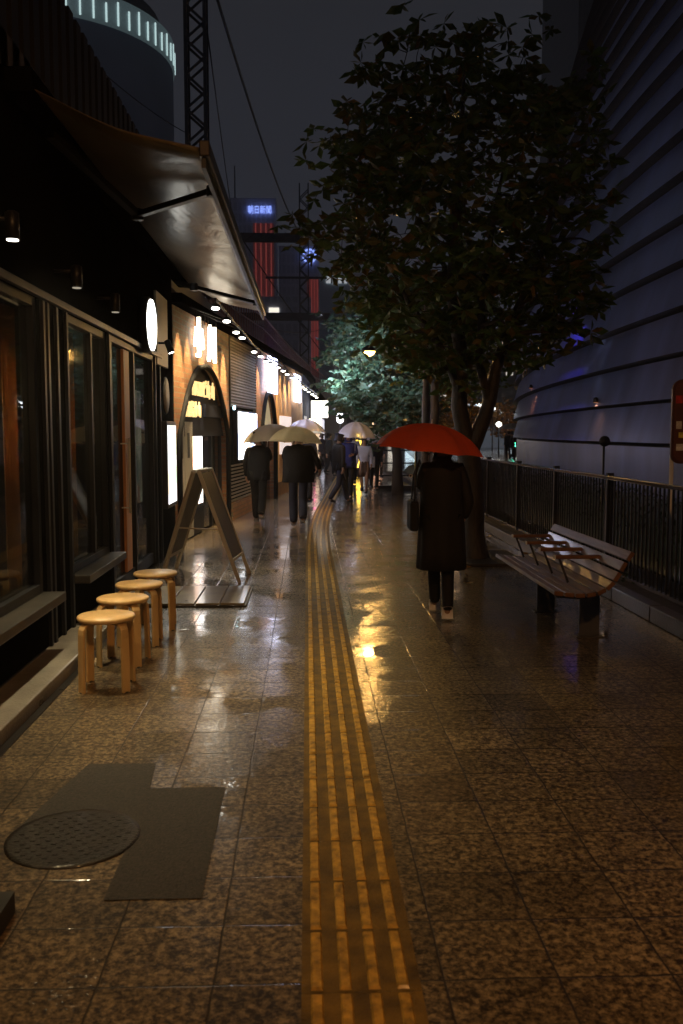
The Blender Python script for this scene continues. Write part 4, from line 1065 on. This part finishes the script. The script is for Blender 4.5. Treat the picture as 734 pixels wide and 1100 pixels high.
# traffic light and far street dots
tl = thing('traffic_light','green pedestrian traffic light far off beyond the railing','traffic light',(12.6,55,0))
m = MB(); m.tube([(0,0,0),(0,0,1.25)],.05,8); m.build('pole',STEEL,tl)
m = MB(); m.box(-.2,.2,-.1,.1,.6,1.35); m.build('housing',STEEL,tl,bevel=.02)
m = MB(); m.lathe([(.17,0),(.12,.06)],14,c=(0,-.105,.78),M=Mx); m.build('green_lens',lit('green_lens',(.1,1,.55),7),tl)
m = MB(); m.lathe([(.17,0),(.12,.06)],14,c=(0,-.105,1.15),M=Mx); m.build('red_lens',mat('red_off',(.1,.01,.01),.3),tl)
for i,(px,y,z,c) in enumerate([(13.2,62,1.9,(1,.95,.85)),(14.4,70,3.2,(.9,.95,1)),(15.6,66,1.6,(1,.5,.15)),(20.0,82,2.4,(1,.95,.9)),(12.9,75,2.2,(.9,1,.9)),(21.5,88,6.0,(.85,.9,1))]):
    lb=['white','high bluish','orange','cream','pale green','highest faint blue'][i]
    t=thing('street_lamp',f'distant {lb} lamp in the street right of the big trunk','street lamp',(px,y,0),0,'distant lamps along the cross street')
    m=MB(); m.tube([(0,0,0),(0,0,z)],.05,6); m.build('pole',STEEL,t)
    m=MB(); m.lathe([(.05,0),(.2,.12),(.2,.25),(.05,.37)],10,c=(0,0,z)); m.build('globe',lit('far_globe_%d'%i,c,5),t)
point((15.6,65,2.2),260,(1,.5,.15),.3); point((14.6,58,3.2),220,(.85,.92,1),.3)
# lit shop windows at street level far right and between the trunks
fs_ = thing('distant_shops','row of distant lit shop fronts across the street','shops',(14,105,0))
m = MB(); m.box(3,26,105,108,0,3.6); m.build('wall',mat('far_shop_wall',(.1,.1,.11),.5),fs_,world=True)
cols=[(1,.85,.6),(.9,.95,1),(1,.5,.3),(1,.9,.75),(.7,.9,1),(1,.75,.45)]
for k in range(11):
    x=3.4+k*2.0; m=MB(); m.box(x,x+1.3,104.9,104.98,.4,1.9+.3*(k%3)); m.build('lit_window',lit('far_window_%d'%k,cols[k%6],1.1+.5*(k%3)),fs_,world=True)

# ------------------------------------------------------------------ umbrellas
CV=.72
def umbrella(name,label,apex,r,h,tilt,cm,shaft_to,group='open umbrellas',ribs=8,seed=0):
    t=thing(name,label,'umbrella',apex,seed*.7,group); t.rotation_euler=(tilt[0],tilt[1],seed*.4)
    n=ribs*6; rows=9; vs=[(0,0,0)]; fs=[]
    for i in range(1,rows+1):
        s=i/rows
        for k in range(n):
            a=2*PI*k/n; w=abs(math.sin(a*ribs/2))          # 0 at ribs, 1 between
            rr=r*math.sin(s*PI/2*CV)/math.sin(PI/2*CV)*(1-.14*w*s**1.2); z=-h*(1-math.cos(s*PI/2*CV))/(1-math.cos(PI/2*CV))-.34*h*w*s*(1-s)+.04*h*w*s*s
            vs.append((rr*math.cos(a),rr*math.sin(a),z))
    for k in range(n): fs.append((0,1+k,1+(k+1)%n))
    for i in range(rows-1):
        for k in range(n): a=1+i*n; fs.append((a+k,a+n+k,a+n+(k+1)%n,a+(k+1)%n))
    m=MB(); m.add(vs,fs,True); c=m.build('canopy',cm,t)
    m=MB()
    for k in range(ribs):
        a=2*PI*k/ribs; pts=[]
        for i in range(0,8):
            s=i/7; rr=r*math.sin(s*PI/2*CV)/math.sin(PI/2*CV); z=-h*(1-math.cos(s*PI/2*CV))/(1-math.cos(PI/2*CV)); pts.append((rr*math.cos(a),rr*math.sin(a),z-.006))
        m.tube(pts,.0025,4)
        m.tube([(0,0,-h*1.15),tuple(Vector(pts[4]))],.002,4)
    m.build('ribs',STEEL,t)
    M=t.rotation_euler.to_matrix().inverted(); e=M@(Vector(shaft_to)-Vector(apex))
    m=MB(); m.tube([(0,0,.035),(0,0,0),tuple(e)],[.004,.006,.006],8); m.build('shaft',GALV,t)
    d=e.normalized(); m=MB(); m.tube([tuple(e),tuple(e+d*.09)],[.013,.011],8); m.build('handle',BSHOE,t)
    return t

# ------------------------------------------------------------------ people
def skinned(name,verts,edges,rad,m,parent,sub=2,root=0):
    me=bpy.data.meshes.new(name); me.from_pydata([tuple(v) for v in verts],edges,[])
    o=bpy.data.objects.new(name,me); C.objects.link(o)
    md=o.modifiers.new('s','SKIN'); md.use_smooth_shade=True
    for i,sv in enumerate(me.skin_vertices[0].data): sv.radius=(rad[i][0],rad[i][1]) if hasattr(rad[i],'__len__') else (rad[i],rad[i]); sv.use_root=(i==root)
    sb_=o.modifiers.new('u','SUBSURF'); sb_.levels=sub; sb_.render_levels=sub
    dg=bpy.context.evaluated_depsgraph_get(); nm=bpy.data.meshes.new_from_object(o.evaluated_get(dg)); nm.name=name
    bpy.data.objects.remove(o)
    nm.materials.clear(); nm.materials.append(m)
    for p_ in nm.polygons: p_.use_smooth=True
    q=bpy.data.objects.new(name,nm); C.objects.link(q); q.parent=parent; return q
def person(label,loc,rz,H,top,legs,shoe,stride=.25,hands=None,coat=None,skirt=None,group='pedestrians walking in the rain',bare_legs=False,hair_len=.0,hairm=None,wide=1.0,hood=None,face=False,lift=.0,cuff=.0,front=None,fw=.07,hw=.085):
    s=H/1.70
    t=thing('person',label,'person',loc,rz,group)
    V=lambda x,y,z: Vector((x*s*(wide if abs(x)>.1 else 1),y*s,z*s))
    # stride: left leg forward (+y), right leg back, heel lifting
    J=dict(pel=V(0,0,.93),sp=V(0,.0,1.10),ch=V(0,.01,1.27),nb=V(0,.0,1.42),nk=V(0,.015,1.49),hd=V(0,.03,1.57),ht=V(0,.03,1.625))
    legsJ={}
    for sd,f in ((-1,stride),(1,-stride)):
        back=f<0
        hip=V(sd*hw,0,.90); ank=V(sd*fw,f,.108+(.07+lift if back else .0)); knee=V(sd*(hw*.6+fw*.4),f*.45+.05+(.03 if back else .02),.49)
        toe=ank+V(0,.13,-.055-(.03 if back else 0)); legsJ[sd]=(hip,knee,ank,toe)
    armsJ={}
    for sd in (-1,1):
        sh=V(sd*.165,0,1.385); w=(hands or {}).get(sd)
        if w is None: el=V(sd*.215,-.02,1.12); wr=V(sd*.22,.05-stride*.3*sd,.88)
        else:
            wr=V(*w); mid=(sh+wr)/2; el=mid+V(sd*.06,-.05,-.09)
        armsJ[sd]=(sh,el,wr)
    vs=[];ed=[];rd=[]
    def add(p,r,par=None):
        vs.append(p); rd.append((r[0]*s,r[1]*s) if hasattr(r,'__len__') else r*s)
        if par is not None: ed.append((par,len(vs)-1))
        return len(vs)-1
    a=add(J['pel'],(.13,.10)); b_=add(J['sp'],(.115,.085),a); c_=add(J['ch'],(.13,.09),b_); d_=add(J['nb'],(.075,.06),c_); e=add(J['nk'],.048,d_)
    f=add(J['hd'],(.078,.092),e); g_=add(J['ht'],(.066,.075),f)
    if face: add(J['hd']+V(0,.098,-.005),.012,f)
    for sd in (-1,1):
        h,k,an,to=legsJ[sd]; i1=add(h,.082,a); i2=add((h+k)/2,.07,i1); i3=add(k,.052,i2); i4=add((k*.6+an*.4),.05,i3); i5=add(an,.034,i4); add(to,(.034,.024),i5)
        sh,el,wr=armsJ[sd]; j1=add(sh,.05,c_); j2=add(el,.037,j1); j3=add(wr,.025,j2)
        dr_=(wr-el).normalized(); pm=wr+dr_*.055*s; j4=add(pm,(.032,.018),j3)
        side=Vector((0,1,0)) if abs(dr_.y)<.7 else Vector((0,0,1)); side=(side-dr_*side.dot(dr_)).normalized(); curl=dr_.cross(side)*(-sd)
        for q,(off,L) in enumerate(((-.026,.055),(-.009,.066),(.009,.062),(.026,.05))):
            p1=pm+dr_*.035*s+side*off*s; p2=p1+dr_*L*.6*s+curl*.012*s; p3=p2+dr_*L*.3*s+curl*.028*s
            q1=add(p1,.0085,j4); q2=add(p2,.008,q1); add(p3,.0065,q2)
        p1=wr+dr_*.03*s+side*.035*s; q1=add(p1,.010,j3); add(p1+dr_*.03*s+side*.018*s+curl*.015*s,.008,q1)
    skinned('body',vs,ed,rd,SKIN,t,1)
    # top garment
    vs=[];ed=[];rd=[]
    a=add(V(0,0,.86),(.15,.115)); b_=add(V(0,0,1.08),(.145,.11),a); c_=add(V(0,0,1.27),(.16,.115),b_); d_=add(V(0,0,1.40),(.10,.085),c_); add(V(0,.01,1.455),(.062,.062),d_)
    for sd in (-1,1):
        sh,el,wr=armsJ[sd]; j1=add(sh,.068,c_); j2=add((sh+el)/2,.062,j1); j3=add(el,.056,j2); j4=add((el+wr)/2,.05,j3); add(wr,.046,j4)
    jk=skinned('jacket' if not coat else 'coat_body',vs,ed,rd,top,t,2)
    # trousers / leggings
    vs=[];ed=[];rd=[]
    lk=1.0 if not bare_legs else .0
    if not bare_legs:
        a=add(V(0,0,.94),(.13,.11))
        for sd in (-1,1):
            h,k,an,to=legsJ[sd]; w=.062+cuff
            i1=add(h,(.092,.10),a); i2=add((h+k)/2,.082,i1); i3=add(k,.066+cuff*.7,i2); i4=add(k*.45+an*.55,w,i3); add(an+V(0,-.012,-.02),w*.85,i4)
        skinned('trousers',vs,ed,rd,legs,t,2)
    for sd in (-1,1):
        h,k,an,to=legsJ[sd]; vs=[];ed=[];rd=[]
        a=add(an+V(0,-.03,-.03),(.052,.052)); b_=add(an+V(0,.06,-.045),(.054,.042),a); c_=add(to+V(0,.03,.0),(.05,.032),b_); add(an+V(0,-.01,.02),(.05,.05),a)
        skinned('shoe',vs,ed,rd,shoe,t,2)
    # hair
    vs=[];ed=[];rd=[]
    hm=hairm or HAIR
    a=add(J['hd']+V(0,-.025,.015),(.088,.095)); b_=add(J['ht']+V(0,-.012,.012),(.074,.078),a)
    if hair_len>0:
        c_=add(J['nk']+V(0,-.045,0),(.08,.05),a); add(J['nk']+V(0,-.06,-hair_len),(.085,.035),c_)
    else: add(J['nk']+V(0,-.03,.03),(.055,.045),a)
    skinned('hair' if not hood else hood,vs,ed,rd,hm,t,2)
    def loft(name,rings,m,n=40,fold=.012,seed=0,cy=0):
        mb=MB(); V_=[];F=[]
        for z,rx,ry,yo in rings:
            for k in range(n):
                an=2*PI*k/n; fo=1+fold/max(rx,.05)*math.sin(an*7+seed)*(1 if z<1.0 else .2)+fold*.5*math.sin(an*3+z*9)
                V_.append(V(0,0,0)+Vector((rx*s*fo*math.cos(an)*wide,(ry*fo*math.sin(an)+yo)*s,z*s)))
        for i in range(len(rings)-1):
            for k in range(n): F.append((i*n+k,i*n+(k+1)%n,(i+1)*n+(k+1)%n,(i+1)*n+k))
        mb.add(V_,F,True); o=mb.build(name,m,t); sd_=o.modifiers.new('t','SOLIDIFY'); sd_.thickness=.006; return o
    if not coat and not skirt: coat=[(.82,.185,.135,0),(.9,.195,.14,0),(1.05,.19,.135,0),(1.22,.20,.135,0),(1.34,.185,.12,0),(1.41,.125,.09,0),(1.45,.07,.07,0)]
    if coat: loft('coat',coat,top)
    if skirt: loft('skirt',skirt,front or SKIRTM,fold=.02)
    if face:
        for sd in (-1,1):
            mb=MB(); mb.lathe([(.002,-.008),(.009,0),(.002,.008)],8,c=tuple(J['hd']+V(sd*.03,.086,.012))); mb.build('eye',HAIR,t)
        mb=MB(); p_=J['hd']+V(0,.084,-.045); mb.tube([tuple(p_+V(-.02,0,0)),tuple(p_+V(0,.006,0)),tuple(p_+V(.02,0,0))],.004,6); mb.build('mouth',mat('lips',(.4,.1,.1),.4),t)
    return t

person('woman in a long dark coat and white sneakers under the red umbrella',(1.09,7.25,0),R(-2),1.49,COATM,BLACKC,WSHOE,.21,
  hands={-1:(-.10,.20,1.22),1:(.20,.02,.92)},coat=[(.46,.228,.19,-.02),(.62,.22,.18,-.01),(.85,.208,.165,0),(1.08,.20,.15,0),(1.27,.205,.145,0),(1.36,.19,.13,0),(1.42,.12,.10,0),(1.46,.085,.08,0),(1.50,.078,.082,.01)],wide=1.0,lift=-.065,fw=.036,hw=.068)
umbrella('umbrella','small red umbrella over the woman in the long coat',(1.0,7.25,1.575),.45,.22,(R(4),R(5)),RED,(.99,7.42,1.12),seed=1)
hbg=thing('handbag','dark handbag with a metal ring at the left side of the woman in the coat','bag',(.85,7.22,.72))
m=MB(); m.box(-.035,.035,-.13,.13,0,.24); m.build('pouch',BLACKC,hbg,bevel=.02)
m=MB(); m.tube([(0,-.1,.23),(.01,-.06,.44),(.05,0,.56),(.01,.06,.44),(0,.1,.23)],.008,6); m.build('strap',BSHOE,hbg)
m=MB(); m.tube([(-.03+.012*math.cos(a*PI/6),-.09,.44+.012*math.sin(a*PI/6)) for a in range(13)],.003,5); m.build('ring',GALV,hbg)

person('pedestrian in black with pale soles walking away, left of the pair under tan umbrellas',(-.80,14.85,0),R(-4),1.52,BLACKC,BLACKC,WSHOE2,.24,wide=1.08,cuff=.02,hands={1:(.12,.22,1.2)},lift=.04)
umbrella('umbrella','grey-brown umbrella held by the left walker of the pair',(-.62,14.95,1.64),.46,.26,(R(-3),R(-6)),GREYU,(-.68,15.05,1.12),seed=2)
person('broad pedestrian in dark cape top and navy trousers under the tan umbrella',(-.14,14.1,0),R(3),1.56,BLACKC,DNAVYC,WSHOE2,.2,wide=1.22,cuff=.024,hands={-1:(-.12,.22,1.2),1:(.3,.05,1.02)},lift=.03,
  coat=[(.80,.22,.16,0),(1.0,.215,.155,0),(1.2,.215,.15,0),(1.36,.19,.13,0),(1.43,.08,.08,0)])
umbrella('umbrella','wide tan umbrella over the broad pedestrian in the pair',(-.17,14.0,1.60),.44,.25,(R(2),R(3)),TAN,(-.26,14.2,1.15),seed=3)
person('pedestrian in navy hidden behind the pair under a pale violet umbrella',(-.02,18.6,0),0,1.58,DNAVYC,BLACKC,BSHOE,.15,hands={-1:(-.1,.2,1.2)})
umbrella('umbrella','pale violet umbrella behind the tan one',(-.03,18.8,1.78),.42,.28,(0,R(4)),PALEU,(-.1,18.8,1.15),seed=4)
person('man in black hooded jacket striding across the pavement',(.66,18.9,0),R(-58),1.50,BLACKC,DNAVYC,BSHOE,.30,cuff=.006,wide=1.05,hood='hood',hairm=DNAVYC,lift=-.02)
person('person in blue jacket and cap holding a clear umbrella behind the striding man',(.92,20.1,0),R(170),1.50,BLUEC,BLACKC,BSHOE,.12,hands={-1:(-.14,.22,1.15)},hood='cap',hairm=BLUEC,face=True)
umbrella('umbrella','clear dome umbrella in the middle of the crowd',(1.08,20.0,1.74),.46,.36,(R(2),R(0)),CLEARU,(1.05,19.85,1.1),seed=5)
person('woman in grey cardigan and brown skirt facing the camera',(1.40,22.2,0),R(172),1.40,WHITEC,BLACKC,BSHOE,.08,bare_legs=True,hair_len=.16,face=True,
  skirt=[(.52,.17,.13,0),(.7,.16,.12,0),(.92,.13,.105,0),(.97,.12,.10,0)])
cd=MB()
person('woman in dark top carrying a pale bag next to the woman in the skirt',(1.72,23.2,0),R(185),1.42,DNAVYC,BLACKC,BSHOE,.1,hair_len=.1,face=True,hands={1:(.16,.16,1.0)})
pbg=thing('tote_bag','pale tote bag held by the woman in the dark top','bag',(1.60,23.0,.62))
m=MB(); m.box(-.13,.13,-.04,.04,0,.28); m.build('pouch',GREYC,pbg,bevel=.02); m=MB(); m.tube([(-.07,0,.27),(0,0,.40),(.07,0,.27)],.008,6); m.build('handle',GREYC,pbg)
umbrella('umbrella','second clear umbrella half behind the red one',(1.86,23.1,1.58),.48,.34,(0,R(6)),CLEARU,(1.78,23.0,1.1),seed=6)
for i,(x,y,h,c,lb) in enumerate([(.98,25.5,1.45,BLACKC,'dark walker silhouetted before the yellow sign'),(1.15,28.5,1.5,BLUEC,'blue jacketed walker far down the pavement'),(2.0,27.5,1.45,GREYC,'grey jacketed walker behind the barrier railing'),(.75,31,1.5,BLACKC,'farthest dark walker near the arcade')]):
    person(lb,(x,y,0),R(180+20*i),h,c,BLACKC,BSHOE,.15)
for i,(x,y,h,c,lb) in enumerate([(1.35,26.5,1.5,WHITEC,'white topped walker beyond the skirted woman'),(2.35,30,1.5,DNAVYC,'navy walker beside the far end of the barrier'),(1.6,34,1.55,GREYC,'farthest grey walker near the yellow sign'),(.55,34,1.5,DNAVYC,'far navy walker close to the arcade wall')]):
    person(lb,(x,y,0),R(170+25*i),h,c,BLACKC,BSHOE,.18)
umbrella('umbrella','small clear umbrella over the white topped walker',(1.38,26.5,1.78),.46,.3,(0,0),CLEARU,(1.38,26.6,1.15),seed=8)
umbrella('umbrella','pale violet umbrella beside the far end of the barrier',(2.35,30,1.8),.46,.3,(0,0),PALEU,(2.35,30.1,1.15),seed=9)
for i,(x,y,z,c,e_,lb) in enumerate([(2.0,36,1.2,(1,.3,.1),5,'small red-orange lantern glowing at the far end of the street'),(1.35,37,1.9,(.9,.9,1),6,'small cool white lantern above the far walkers'),(2.7,38,1.7,(1,.75,.45),5,'small cream lantern right of the red-orange one')]):
    t=thing('lantern',lb,'lantern',(x,y,0)); m=MB(); m.tube([(0,0,0),(0,0,z)],.03,8); m.build('post',STEEL,t)
    m=MB(); m.lathe([(.06,0),(.13,.06),(.14,.2),(.13,.34),(.06,.4)],14,c=(0,0,z)); m.build('glowing_shade',lit('lantern_glow_%d'%i,c,e_),t)
# far people under umbrellas right of the trunk
for i,(x,y,cm) in enumerate([(11.2,50,CLEARU),(12.2,52,PALEU),(13.0,51,CLEARU),(10.5,46,GREYU),(12.9,56,CLEARU)]):
    pos=['leftmost but one','middle','third from the left','leftmost','rightmost'][i]
    person(f'{pos} tiny figure in the distant street beyond the railing',(x,y,0),R(90*i),1.6,[BLACKC,DNAVYC,GREYC,BLACKC,DNAVYC][i],BLACKC,BSHOE,.15,group='distant pedestrians beyond the railing')
    umbrella('umbrella',f'tiny umbrella over the {pos} distant figure',(x,y,2.0),.5,.28,(0,0),cm,(x,y+.1,1.2),group='distant umbrellas beyond the railing',seed=i)
del cd

hz = bpy.data.materials.new('haze_air'); hz.use_nodes=True; hn_=hz.node_tree; hn_.nodes.clear()
ho=hn_.nodes.new('ShaderNodeOutputMaterial'); hv=hn_.nodes.new('ShaderNodeVolumePrincipled'); hv.inputs['Color'].default_value=(.96,.97,1,1); hv.inputs['Density'].default_value=.0013; hv.inputs['Anisotropy'].default_value=.3
hn_.links.new(hv.outputs[0],ho.inputs['Volume'])
m = MB(); m.box(-120,160,-30,420,-1.2,130); h_=m.build('haze',hz); h_['kind']='stuff'; h_['label']='thin wet night air between the street and the far towers'; h_['category']='haze'

# ------------------------------------------------------------------ world, camera, render
w=bpy.data.worlds.new('World'); S.world=w; w.use_nodes=True; nt=w.node_tree; N=nt.nodes.new; L=nt.links.new
bg=nt.nodes['Background']; sky=N('ShaderNodeTexSky'); sky.sky_type='NISHITA'; sky.sun_disc=False; sky.sun_elevation=R(-4); sky.sun_rotation=R(200)
L(sky.outputs[0],bg.inputs[0]); bg.inputs[1].default_value=.02
# low cloud lit from below by the city
bg2=N('ShaderNodeBackground'); tc=N('ShaderNodeTexCoord'); sx=N('ShaderNodeSeparateXYZ'); L(tc.outputs['Generated'],sx.inputs[0])
rp_=N('ShaderNodeValToRGB'); L(sx.outputs[2],rp_.inputs[0]); e=rp_.color_ramp.elements
e[0].position=0; e[0].color=(.050,.055,.078,1); e[1].position=.55; e[1].color=(.0155,.0158,.0175,1); q=e.new(.25); q.color=(.026,.028,.037,1)
nz=N('ShaderNodeTexNoise'); nz.inputs['Scale'].default_value=2.2; nz.inputs['Detail'].default_value=6; L(tc.outputs['Generated'],nz.inputs['Vector'])
mr=N('ShaderNodeMapRange'); mr.inputs['To Min'].default_value=.8; mr.inputs['To Max'].default_value=1.25; L(nz.outputs['Fac'],mr.inputs[0])
L(rp_.outputs[0],bg2.inputs[0]); L(mr.outputs[0],bg2.inputs[1])
ad=N('ShaderNodeAddShader'); L(bg.outputs[0],ad.inputs[0]); L(bg2.outputs[0],ad.inputs[1]); L(ad.outputs[0],nt.nodes['World Output'].inputs[0])

cam=bpy.data.cameras.new('camera'); co=bpy.data.objects.new('camera',cam); C.objects.link(co); S.camera=co
cam.sensor_fit='VERTICAL'; cam.sensor_height=36; cam.lens=970/1100*36; cam.clip_end=2500; cam.clip_start=.05
co.location=(0,0,1.5); co.rotation_euler=(R(90-5.008),0,R(-2.176))
cam.dof.use_dof=True; cam.dof.focus_distance=9.5; cam.dof.aperture_fstop=5
S.view_settings.view_transform='Standard'; S.view_settings.look='None'; S.view_settings.exposure=0; S.view_settings.gamma=1
S.cycles.use_denoising=True; S.cycles.max_bounces=6; S.cycles.transparent_max_bounces=12; S.cycles.sample_clamp_indirect=4; S.cycles.sample_clamp_direct=30
S.cycles.caustics_reflective=False; S.cycles.caustics_refractive=False; S.cycles.blur_glossy=.1
